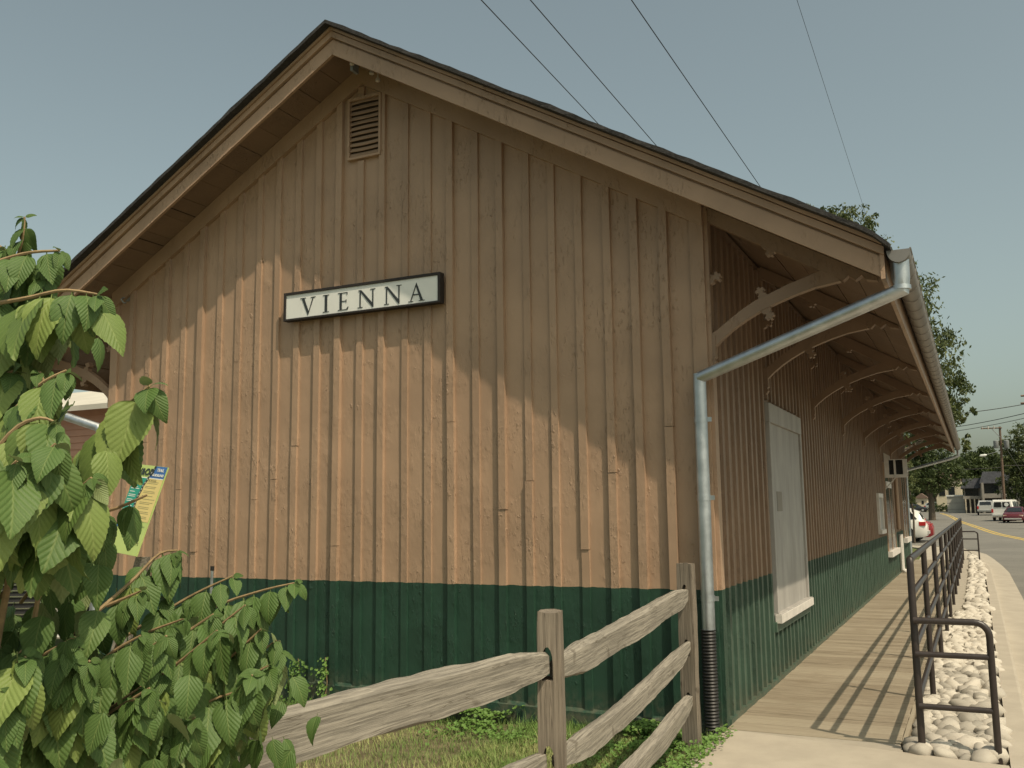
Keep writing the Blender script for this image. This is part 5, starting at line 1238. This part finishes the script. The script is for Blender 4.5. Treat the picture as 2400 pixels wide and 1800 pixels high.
# ------------------------------------------------------------------ vehicles
def wheel(parent, x, y, r, wd=.2):
    q = MB(); n = 16
    for (ra, ya) in ((r, wd / 2),):
        q.tube([(x, y - wd / 2, r), (x, y - wd / 2 + .03, r), (x, y + wd / 2 - .03, r), (x, y + wd / 2, r)], r, n, rads=[r * .88, r, r, r * .88])
    w_ = q.build('wheel', 'tyre', None, smooth=True); w_.parent = parent
    s = 1 if y > 0 else -1
    q = MB(); q.tube([(x, y + s * (wd / 2 - .01), r), (x, y + s * (wd / 2 + .012), r)], r * .6, 12); h_ = q.build('rim', 'car_silver', None); h_.parent = w_
def vehicle(name, label, loc, rot, stations, paint_, wheels, glass, lamps, extra=None, wr=.33, cat='car'):
    v = empty(name, loc, label, cat)
    q = MB(); vs = []; fs = []; K = 8
    for (x, zl, zb, zt, w_, wt) in stations:
        vs += [(x, -w_ * .93, zl), (x, -w_, zl + .15), (x, -w_, zb - .08), (x, -w_ * .96, zb), (x, -wt, zt), (x, wt, zt), (x, w_ * .96, zb), (x, w_, zb - .08)]
        vs += [(x, w_, zl + .15), (x, w_ * .93, zl)]
    K = 10
    for i in range(len(stations) - 1):
        q0 = i * K; fs += [(q0 + e, q0 + (e + 1) % K, q0 + K + (e + 1) % K, q0 + K + e) for e in range(K)]
    fs += [tuple(range(K))[::-1], tuple(range(K * (len(stations) - 1), K * len(stations)))]
    q.add(vs, fs); b = q.build('body', paint_, None, smooth=True); b.parent = v
    for (x, s) in wheels:
        q = MB(); wy = max(a[4] for a in stations); pass
        wheel(v, x, s * (wy - .09), wr)
        q = MB(); q.tube([(x, s * (wy - .12), wr + .03), (x, s * (wy + .004), wr + .03)], wr * 1.16, 16); a = q.build('wheel_arch', 'tyre', None); a.parent = b
    for poly in glass:
        q = MB(); c = sum((Vector(p) for p in poly), Vector()) / len(poly)
        nrm = (Vector(poly[1]) - Vector(poly[0])).cross(Vector(poly[2]) - Vector(poly[1])).normalized()
        if nrm.dot(c - Vector((0, 0, 1.0))) < 0: nrm = -nrm
        k = len(poly); q.add([tuple(Vector(p) - nrm * .01) for p in poly] + [tuple(Vector(p) + nrm * .012) for p in poly], [tuple(range(k)), tuple(range(k, 2 * k))] + [(i, (i + 1) % k, k + (i + 1) % k, k + i) for i in range(k)])
        a = q.build('window', 'glass_dark', None); a.parent = v
    for (nm, mt, bx_) in lamps:
        q = MB(); q.box(*bx_); a = q.build(nm, mt, None, bevel=.008); a.parent = v
    if extra: extra(v)
    v.rotation_euler = (0, 0, rot); return v
# x forward; stations from front to rear
SEDAN = [(2.25, .30, .55, .60, .72, .55), (2.15, .22, .68, .72, .84, .62), (1.5, .2, .86, .90, .88, .72), (.95, .2, .92, .95, .89, .74), (.25, .2, .95, 1.38, .90, .62), (-.3, .2, .97, 1.45, .90, .62), (-1.0, .2, .98, 1.38, .90, .60), (-1.65, .2, .99, 1.04, .89, .70), (-2.1, .22, .95, 1.0, .86, .68), (-2.28, .32, .70, .76, .78, .6)]
def sedan_glass():
    g = []
    for s in (-1, 1): g.append([(.75, s * .872, .98), (.22, s * .64, 1.34), (-.95, s * .625, 1.34), (-1.5, s * .85, 1.02)])
    g.append([(.93, -.66, .985), (.93, .66, .985), (.28, .55, 1.37), (.28, -.55, 1.37)]); g.append([(-1.6, -.62, 1.06), (-1.6, .62, 1.06), (-1.05, .54, 1.37), (-1.05, -.54, 1.37)]); return g
W4 = [(1.4, 1), (1.4, -1), (-1.4, 1), (-1.4, -1)]
LS = [('headlight', 'amber_lamp', (2.12, .50, .56, 2.20, .80, .70)), ('headlight', 'amber_lamp', (2.12, -.80, .56, 2.20, -.50, .70)), ('tail_light', 'red_lamp', (-2.22, .52, .74, -2.14, .83, .90)), ('tail_light', 'red_lamp', (-2.22, -.83, .74, -2.14, -.52, .90)), ('bumper', 'car_silver', (2.15, -.7, .30, 2.28, .7, .42))]
SUV = [(2.3, .35, .75, .80, .80, .62), (2.2, .28, .95, 1.0, .90, .7), (1.3, .26, 1.08, 1.12, .93, .78), (.95, .26, 1.12, 1.16, .94, .78), (.3, .26, 1.14, 1.66, .94, .70), (-.6, .26, 1.15, 1.74, .94, .72), (-1.5, .26, 1.14, 1.70, .94, .70), (-2.02, .26, 1.12, 1.50, .93, .68), (-2.22, .28, 1.05, 1.12, .90, .74), (-2.38, .34, .80, .84, .84, .7)]
def suv_glass():
    g = []
    for s in (-1, 1): g += [[(.75, s * .915, 1.18), (.32, s * .74, 1.58), (-.45, s * .745, 1.62), (-.5, s * .915, 1.18)], [(-.6, s * .915, 1.18), (-.56, s * .745, 1.62), (-1.62, s * .725, 1.58), (-1.95, s * .905, 1.18)]]
    g.append([(.95, -.7, 1.2), (.95, .7, 1.2), (.38, .62, 1.62), (.38, -.62, 1.62)]); g.append([(-2.2, -.66, 1.16), (-2.2, .66, 1.16), (-2.03, .58, 1.46), (-2.03, -.58, 1.46)]); return g
LU = [('tail_light', 'red_lamp', (-2.33, .62, .84, -2.02, .945, 1.04)), ('tail_light', 'red_lamp', (-2.33, -.945, .84, -2.02, -.62, 1.04)), ('headlight', 'amber_lamp', (2.15, .5, .75, 2.28, .88, .92)), ('headlight', 'amber_lamp', (2.15, -.88, .75, 2.28, -.5, .92)), ('bumper', 'car_silver', (-2.46, -.8, .42, -2.34, .8, .58))]
def vloc(x, y): return (x, y, hz(y) + .012)
vehicle('parked_suv', 'pale silver sport utility vehicle parked with its tail just past the station corner', vloc(4.12, 45.4), R(180), SUV, 'car_white', W4, suv_glass(), LU, wr=.36)
vehicle('parked_car', 'bright red car parked beyond the silver vehicle, showing only its rear', vloc(4.42, 47.4), R(180), SEDAN, 'car_bright_red', W4, sedan_glass(), LS, wr=.32)
vehicle('parked_suv', 'white sport utility vehicle farthest in the row past the station corner', vloc(3.6, 56.0), R(180), SUV, 'car_white', W4, suv_glass(), LU, wr=.36)
vehicle('parked_car', 'dark blue car beneath the shade tree', vloc(-.9, 176.0), R(-8), SEDAN, 'car_dark', W4, sedan_glass(), LS, wr=.33)
vehicle('parked_car', 'white car partly hidden behind the hedge', vloc(2.6, 183), R(0), SUV, 'car_white', W4, suv_glass(), LU, wr=.33)
vehicle('parked_car', 'small pale silver sedan facing the street before the white shed', vloc(6.4, 196), R(-95), SEDAN, 'car_silver', W4, sedan_glass(), LS, wr=.33)
# maroon sedan nearest, facing the viewer
vehicle('parked_car', 'maroon sedan facing the viewer at the right edge of the street', vloc(12.05, 92.5), R(-98), SEDAN, 'car_red', W4, sedan_glass(), LS, wr=.33)
VAN = [(2.6, .4, .9, .95, .85, .7), (2.45, .35, 1.1, 1.15, .95, .8), (1.7, .32, 1.2, 1.25, 1.0, .85), (1.0, .32, 1.25, 1.95, 1.0, .82), (0, .32, 1.27, 2.05, 1.0, .84), (-2.3, .32, 1.27, 2.05, 1.0, .84), (-2.55, .34, 1.25, 1.98, .98, .82), (-2.62, .42, 1.2, 1.85, .94, .8)]
vg = [[(-2.645, .05, 1.32), (-2.645, .72, 1.32), (-2.64, .68, 1.82), (-2.64, .05, 1.82)], [(-2.645, -.05, 1.32), (-2.645, -.72, 1.32), (-2.64, -.68, 1.82), (-2.64, -.05, 1.82)], [(1.65, -.8, 1.3), (1.65, .8, 1.3), (1.08, .74, 1.88), (1.08, -.74, 1.88)]]
for s in (-1, 1): vg += [[(.95, s * .985, 1.33), (.9, s * .86, 1.85), (.1, s * .865, 1.88), (.1, s * .985, 1.33)], [(-.2, s * .985, 1.33), (-.2, s * .865, 1.88), (-1.1, s * .865, 1.88), (-1.1, s * .985, 1.33)], [(-1.3, s * .985, 1.33), (-1.3, s * .865, 1.88), (-2.2, s * .865, 1.86), (-2.2, s * .985, 1.33)]]
def van_extra(v):
    q = MB(); q.tube([(-2.645, -.40, 1.57), (-2.672, -.40, 1.57)], .19, 16); a = q.build('rear_emblem', 'sign_white', None); a.parent = v
vehicle('van', 'white van with round emblem on its rear window behind the maroon sedan', vloc(11.55, 99.8), R(80), VAN, 'car_white', [(1.7, 1), (1.7, -1), (-1.6, 1), (-1.6, -1)], vg, [('tail_light', 'red_lamp', (-2.66, .80, .8, -2.55, .97, 1.15)), ('tail_light', 'red_lamp', (-2.66, -.97, .8, -2.55, -.80, 1.15)), ('bumper', 'car_silver', (-2.78, -.9, .45, -2.6, .9, .62))], van_extra, wr=.38, cat='van')
PICK = [(2.7, .5, .95, 1.0, .85, .7), (2.55, .42, 1.1, 1.15, .95, .8), (1.3, .4, 1.18, 1.22, .97, .84), (.95, .4, 1.2, 1.28, .97, .84), (.45, .4, 1.22, 1.80, .97, .74), (-.5, .4, 1.22, 1.84, .97, .75), (-.85, .4, 1.2, 1.70, .97, .74), (-.95, .4, 1.18, 1.20, .97, .92), (-2.75, .42, 1.18, 1.20, .97, .92)]
pg = [[(-.97, -.66, 1.28), (-.97, .66, 1.28), (-.88, .62, 1.68), (-.88, -.62, 1.68)], [(.93, -.7, 1.32), (.93, .7, 1.32), (.52, .64, 1.75), (.52, -.64, 1.75)]]
for s in (-1, 1): pg.append([(.8, s * .95, 1.26), (.5, s * .79, 1.72), (-.7, s * .79, 1.72), (-.7, s * .95, 1.26)])
LP = [('tail_light', 'red_lamp', (-2.80, .80, .78, -2.72, .96, 1.12)), ('tail_light', 'red_lamp', (-2.80, -.96, .78, -2.72, -.80, 1.12)), ('tailgate', 'car_silver', (-2.79, -.76, .62, -2.755, .76, 1.16)), ('bumper', 'chrome', (-2.95, -.9, .45, -2.77, .9, .6))]
vehicle('pickup_truck', 'silver pickup truck seen from behind, left of the white van', vloc(9.9, 128), R(90), PICK, 'car_silver', [(1.8, 1), (1.8, -1), (-1.75, 1), (-1.75, -1)], pg, LP, wr=.42, cat='pickup truck')
# truck front seen through the shrub on the left
def grille(v):
    q = MB(); q.box(2.72, -.72, .62, 2.76, .72, 1.08); g = q.build('grille', 'tyre', None); g.parent = v
    for k in range(7): q = MB(); z = .65 + k * .065; q.box(2.76, -.70, z, 2.775, .70, z + .014); a = q.build('grille_bar', 'chrome', None); a.parent = g
    q = MB(); q.box(2.70, -.97, .40, 2.90, .97, .60); a = q.build('bumper', 'car_white', None, bevel=.02); a.parent = v
    for s in (-1, 1): q = MB(); q.box(2.70, min(s * .74, s * .95), .72, 2.76, max(s * .74, s * .95), 1.0); a = q.build('headlight', 'chrome', None); a.parent = v
vehicle('pickup_truck', 'pale pickup truck with black chrome barred grille behind the shrub', (-2.55, 1.9, -.04), R(-62), PICK, 'car_white', [(1.8, 1), (1.8, -1), (-1.75, 1), (-1.75, -1)], pg, [], grille, wr=.42, cat='pickup truck')

# motor scooter with rider
sc = empty('motor_scooter', vloc(5.4, 166), 'small motor scooter crossing the far end of the street', 'scooter')
for x in (-.75, .75): wheel(sc, x, .0, .30, .12)
q = MB(); q.prism([(-.95, .35), (-.7, .75), (-.1, .72), (.05, .45), (.45, .45), (.62, 1.0), (.72, .98), (.66, .35), (.3, .28), (-.5, .28)], 'y', -.14, .14); a = q.build('body', 'car_red', None, bevel=.02); a.parent = sc
q = MB(); q.tube([(.58, -.32, 1.08), (.64, 0, 1.02), (.58, .32, 1.08)], .025, 6); a = q.build('handlebar', 'grey_metal', None); a.parent = sc
def skin_body(name, pts, edges, rad, mat, parent=None):
    me = bpy.data.meshes.new(name); me.from_pydata(pts, edges, []); o = bpy.data.objects.new(name, me); COL.objects.link(o)
    o.modifiers.new('s', 'SKIN'); o.modifiers.new('u', 'SUBSURF').levels = 1
    for v, r in zip(me.skin_vertices[0].data, rad): v.radius = (r, r)
    me.skin_vertices[0].data[0].use_root = True
    dg = bpy.context.evaluated_depsgraph_get(); dg.update(); nm = bpy.data.meshes.new_from_object(o.evaluated_get(dg)); o.modifiers.clear(); o.data = nm; nm.name = name
    nm.materials.clear(); nm.materials.append(MATS[mat]); nm.polygons.foreach_set('use_smooth', [True] * len(nm.polygons))
    if parent: o.parent = parent
    return o
simple('skin', (.35, .2, .14), .6); simple('shirt', (.6, .58, .55), .8)
rd = empty('person', vloc(5.4, 166), 'rider in a white shirt sitting on the motor scooter', 'person')
PT = [(-.3, 0, .82), (-.27, 0, 1.05), (-.2, 0, 1.32), (-.15, 0, 1.46), (-.12, 0, 1.56), (-.10, 0, 1.68), (-.18, .2, 1.36), (.08, .24, 1.15), (.5, .28, 1.12), (-.18, -.2, 1.36), (.08, -.24, 1.15), (.5, -.28, 1.12), (-.2, .12, .8), (.22, .16, .80), (.25, .16, .42), (.38, .16, .36), (-.2, -.12, .8), (.22, -.16, .80), (.25, -.16, .42), (.38, -.16, .36)]
ED = [(0, 1), (1, 2), (2, 3), (3, 4), (4, 5), (2, 6), (6, 7), (7, 8), (2, 9), (9, 10), (10, 11), (0, 12), (12, 13), (13, 14), (14, 15), (0, 16), (16, 17), (17, 18), (18, 19)]
RA = [.15, .15, .17, .07, .08, .10, .07, .05, .04, .07, .05, .04, .09, .08, .06, .05, .09, .08, .06, .05]
skin_body('body', PT, ED, RA, 'skin', rd)
q = MB(); q.tube([(-.3, 0, .80), (-.28, 0, 1.05), (-.2, 0, 1.34), (-.16, 0, 1.46)], .2, 12, rads=[.20, .20, .22, .11]); a = q.build('shirt', 'shirt', None, smooth=True); a.parent = rd
q = MB(); q.tube([(-.1, 0, 1.60), (-.1, 0, 1.72), (-.1, 0, 1.84)], .14, 10, rads=[.14, .15, .06]); a = q.build('helmet', 'sign_white', None, smooth=True); a.parent = rd
rd.rotation_euler = (0, 0, R(190)); sc.rotation_euler = (0, 0, R(190))

# ------------------------------------------------------------------ distant buildings
def wall_building(name, label, x0, x1, y0, y1, zb, zt, mat, cat='building'):
    b = empty(name, (x0, y0, zb), label, cat); q = MB(); q.box(x0, y0, zb - .3, x1, y1, zt); q.build('wall', mat, b, loc=(x0, y0, zb)); return b
ob = empty('office_building', (7.3, 149, .7), 'dark roofed office block with mansard roof and concrete balconies beyond the pickup', 'building')
def obx(name, mat, *a): q = MB(); q.box(*a); return q.build(name, mat, ob, loc=a[:3])
def obm(name, x0, x1, y, zb, zt, inset, dep=8):
    q = MB(); q.hexa([(x0 - .3, y - .6, zb), (x1 + .3, y - .6, zb), (x1 + .3, y + dep, zb), (x0 - .3, y + dep, zb), (x0 + inset, y + inset, zt), (x1 - inset, y + inset, zt), (x1 - inset, y + dep, zt), (x0 + inset, y + dep, zt)]); return q.build(name, 'mansard', ob, loc=(x0, y, zb))
# left (farther) wing, right (nearer) wing
obx('wall', 'office_concrete', 7.3, 151.5, .6, 9.7, 158, 4.7); obx('wall', 'office_concrete', 9.6, 150, .6, 19, 158, 5.5)
obm('roof', 7.2, 9.9, 151.2, 4.35, 5.85, .12); obm('roof', 9.8, 19, 149.8, 5.0, 6.75, .25)
obx('window', 'glass_dark', 7.5, 151.46, 3.2, 9.3, 151.49, 4.4); obx('window', 'glass_dark', 10.1, 149.93, 3.4, 12.0, 149.98, 5.0)
obx('balcony', 'office_concrete', 7.2, 150.3, 2.75, 9.7, 151.4, 3.2); obx('balcony', 'office_concrete', 9.6, 148.8, 2.85, 13.0, 149.9, 3.5)
for x in (9.75, 12.35, 15): obx('column', 'office_concrete', x, 148.7, .6, x + .3, 149.0, 5.1)
for x in (7.4, 8.0, 8.6, 9.2): obx('column', 'beige_wall', x, 150.3, .6, x + .18, 150.5, 2.75)
obx('ground_floor_opening', 'glass_dark', 7.35, 151.40, .7, 9.6, 151.45, 2.6); obx('ground_floor_opening', 'glass_dark', 9.9, 149.90, .7, 13.4, 149.95, 2.7)
obx('garage_panel', 'shed_wall', 10.4, 149.7, 1.6, 11.6, 149.88, 2.4)
tw = empty('beige_tower', (3.0, 181, .8), 'beige stuccoed tower block with slanted brown top behind the shade tree', 'building')
q = MB(); q.box(2.5, 181, .5, 6.75, 189, 6.3); q.build('wall', 'beige_wall', tw, loc=(2.5, 181, .5))
q = MB(); q.hexa([(2.3, 180.8, 6.3), (6.9, 180.8, 6.3), (6.9, 189, 6.3), (2.3, 189, 6.3), (3.2, 181.6, 8.1), (5.8, 181.6, 8.1), (5.8, 189, 8.1), (3.2, 189, 8.1)]); simple('brown_roof', (.16, .11, .085), .9); q.build('roof', 'brown_roof', tw, loc=(2.5, 181, 6.3))
for i in range(2): q = MB(); q.box(3.0 + i * 1.6, 180.93, 3.6, 4.0 + i * 1.6, 180.99, 5.2); q.build('window', 'glass_dark', tw, loc=(3, 181, 3.6))
sh = empty('storage_shed', (4.6, 158.5, .68), 'long white shed with flat roof beside the street', 'shed')
q = MB(); q.box(4.75, 159, .5, 7.95, 163, 3.25); q.build('wall', 'shed_wall', sh, loc=(4.75, 159, .6)); q = MB(); q.box(4.65, 158.85, 3.25, 8.05, 163.1, 3.48); q.build('roof', 'sign_white', sh, loc=(4.65, 159, 3.25))
q = MB(); q.box(4.8, 158.97, 1.2, 7.9, 158.995, 1.24); q.box(4.8, 158.97, 2.2, 7.9, 158.995, 2.24); q.build('wall_seam', 'office_concrete', sh, loc=(4.8, 159, 1.2))
hs_ = empty('beige_house', (-1.6, 200, .9), 'small beige house glimpsed beneath the shade tree', 'house')
q = MB(); q.box(-2.0, 200, .6, .1, 206, 3.4); q.build('wall', 'beige_wall', hs_, loc=(-2, 200, .6)); q = MB(); q.prism([(-2.3, 3.4), (.4, 3.4), (-.9, 4.4)], 'y', 199.7, 206); q.build('roof', 'brown_roof', hs_, loc=(-2, 200, 3.4)); q = MB(); q.box(-.9, 199.95, 2.2, -.5, 199.99, 2.9); q.build('window', 'glass_dark', hs_, loc=(-.9, 200, 2.2))
# pink building on the left, with lap siding
pb = empty('pink_building', (-18, 14, -.1), 'salmon pink clapboard building glimpsed between shrub and station', 'building')
q = MB(); y0 = 12.0
z = -.12; q.box(-30, y0 + .05, -.12, 4, 20, 4.75)
q.build('wall', 'pink_siding', pb, loc=(-18, 14, 0))
while z < 4.7:
    q = MB(); q.hexa([(-30, y0 + .01, z), (4, y0 + .01, z), (4, y0 + .06, z), (-30, y0 + .06, z), (-30, y0 + .04, z + .2), (4, y0 + .04, z + .2), (4, y0 + .06, z + .2), (-30, y0 + .06, z + .2)]); q.build('clapboard', 'pink_siding', pb, loc=(-18, y0, z)); z += .2
q = MB(); q.hexa([(-30.5, y0 - .6, 4.75), (4.5, y0 - .6, 4.75), (4.5, 16, 6.0), (-30.5, 16, 6.0), (-30.5, y0 - .6, 4.9), (4.5, y0 - .6, 4.9), (4.5, 16, 6.15), (-30.5, 16, 6.15)]); q.build('roof', 'shed_wall', pb, loc=(-18, y0, 4.8))
for x in (-20, -14, -8): q = MB(); q.box(x, y0 - .02, 1.0, x + 1.2, y0 + .0, 2.6); q.build('window', 'glass_dark', pb, loc=(x, y0, 1))
mb = MB(); mb.prism([(-40, -40), (-7, -40), (-7, 11), (-40, 11)], 'z', -.12, -.045)
struct('parking_lot', mb, 'asphalt')

# ------------------------------------------------------------------ utility poles and wires
def pole(name, label, base, top, arm, fans=()):
    p = empty(name, base, label, 'utility pole', 'utility poles along the street'); q = MB(); q.tube([base, top], .15, 10, rads=[.17, .12]); q.build('pole_shaft', 'pole_wood', p, loc=base)
    for (a, b) in arm: q = MB(); q.tube([a, b], .07, 4); q.build('crossarm', 'pole_wood', p, loc=a)
    return p
up_ = pole('utility_pole', 'brown wooden utility pole carrying two grey transformers behind the van', (11.75, 115.9, .30), (11.93, 115.4, 10.8), [((9.94, 115.2, 10.65), (12.14, 115.3, 10.63))])
q = MB(); q.tube([(11.07, 115.2, 10.57), (11.88, 115.3, 9.56)], .04, 6); q.build('arm_brace', 'grey_metal', up_, loc=(10.7, 95.6, 9))
for x in (10.1, 10.7, 11.3): q = MB(); q.tube([(x, 115.2, 10.5), (x, 115.2, 10.92)], .055, 6); q.build('insulator', 'porcelain', up_, loc=(x, 115.2, 10.7))
for x in (11.40, 12.47): q = MB(); q.tube([(x, 115.3, 8.3), (x, 115.3, 8.36), (x, 115.3, 9.14), (x, 115.3, 9.2)], .28, 12, rads=[.24, .28, .28, .21]); q.build('transformer', 'grey_metal', up_, loc=(x, 115.3, 8.7), smooth=True)
q = MB(); q.tube([(11.8, 115.2, 7.9), (11.3, 115.1, 7.84), (10.2, 115, 7.55)], .035, 6); q.build('lamp_arm', 'grey_metal', up_, loc=(11, 95.5, 6.8)); q = MB(); q.tube([(10.35, 115, 7.56), (10.2, 115, 7.52), (9.75, 115, 7.48), (9.6, 115, 7.48)], .12, 8, rads=[.06, .14, .14, .06]); q.build('lamp_head', 'sign_white', up_, loc=(10, 115, 7.5), smooth=True)
p2 = pole('utility_pole', 'nearer utility pole just outside the right edge with two crossarms reaching in', (13.05, 71.6, -.02), (13.0, 71.6, 11.2), [((12.35, 71.5, 9.75), (13.7, 71.6, 9.75)), ((12.30, 71.5, 9.2), (13.8, 71.6, 9.2))])
def wire(pts, r, label, n=16, sag=.0, group='overhead power lines'):
    P = []
    a, b = Vector(pts[0]), Vector(pts[1])
    for i in range(n + 1): t = i / n; p = a.lerp(b, t); p.z -= sag * 4 * t * (1 - t); P.append(tuple(p))
    q = MB(); q.tube(P, r, 6); o = q.build('power_line', 'wire_black', None, loc=a); tag(o, label, 'power line', group); return o
def ext(a, b, s0, s1):
    a = Vector(a); b = Vector(b); return (a + (b - a) * s0, a + (b - a) * s1)
wire(ext((1.825, 5.691, 10.287), (.909, 14.067, 11.305), -2.2, 3.0), .010, 'overhead wire crossing the sky, leftmost of the four over the roof')
wire(ext((2.573, 6.056, 10.277), (2.205, 14.784, 10.717), -2.2, 3.0), .010, 'overhead wire crossing the sky, second from left over the roof')
wire(ext((4.114, 6.806, 10.256), (4.09, 17.991, 10.388), -1.7, 2.4), .010, 'overhead wire crossing the sky, third from left over the roof')
wire(ext((4.778, 21.712, 17.695), (3.888, 54.63, 19.674), -.6, 2.0), .0075, 'faint thin overhead wire, rightmost of the four over the roof')
wire(((2.0, 69.0, 8.6), (13.0, 71.6, 9.2)), .03, 'thick wire curving down from the near pole, highest of those at right', sag=.35)
wire(((3.0, 92, 8.9), (13.0, 71.6, 8.55)), .028, 'sagging wire beneath the thick one at right', sag=.25)
wire(((3.0, 92, 8.55), (13.0, 71.6, 8.2)), .022, 'lowest of the three sagging wires beyond the gutter', sag=.25)
wire(((4.6, 114, 6.0), (11.8, 115.6, 6.1)), .03, 'low cable left of the utility pole before the office roof', sag=.1)
wire(((11.85, 115.6, 6.3), (20, 118, 6.5)), .03, 'low cable right of the utility pole', sag=.1)
wire(((11.9, 115.5, 9.4), (15.5, 109, 1.0)), .025, 'slanting guy wire from the utility pole down to the right')
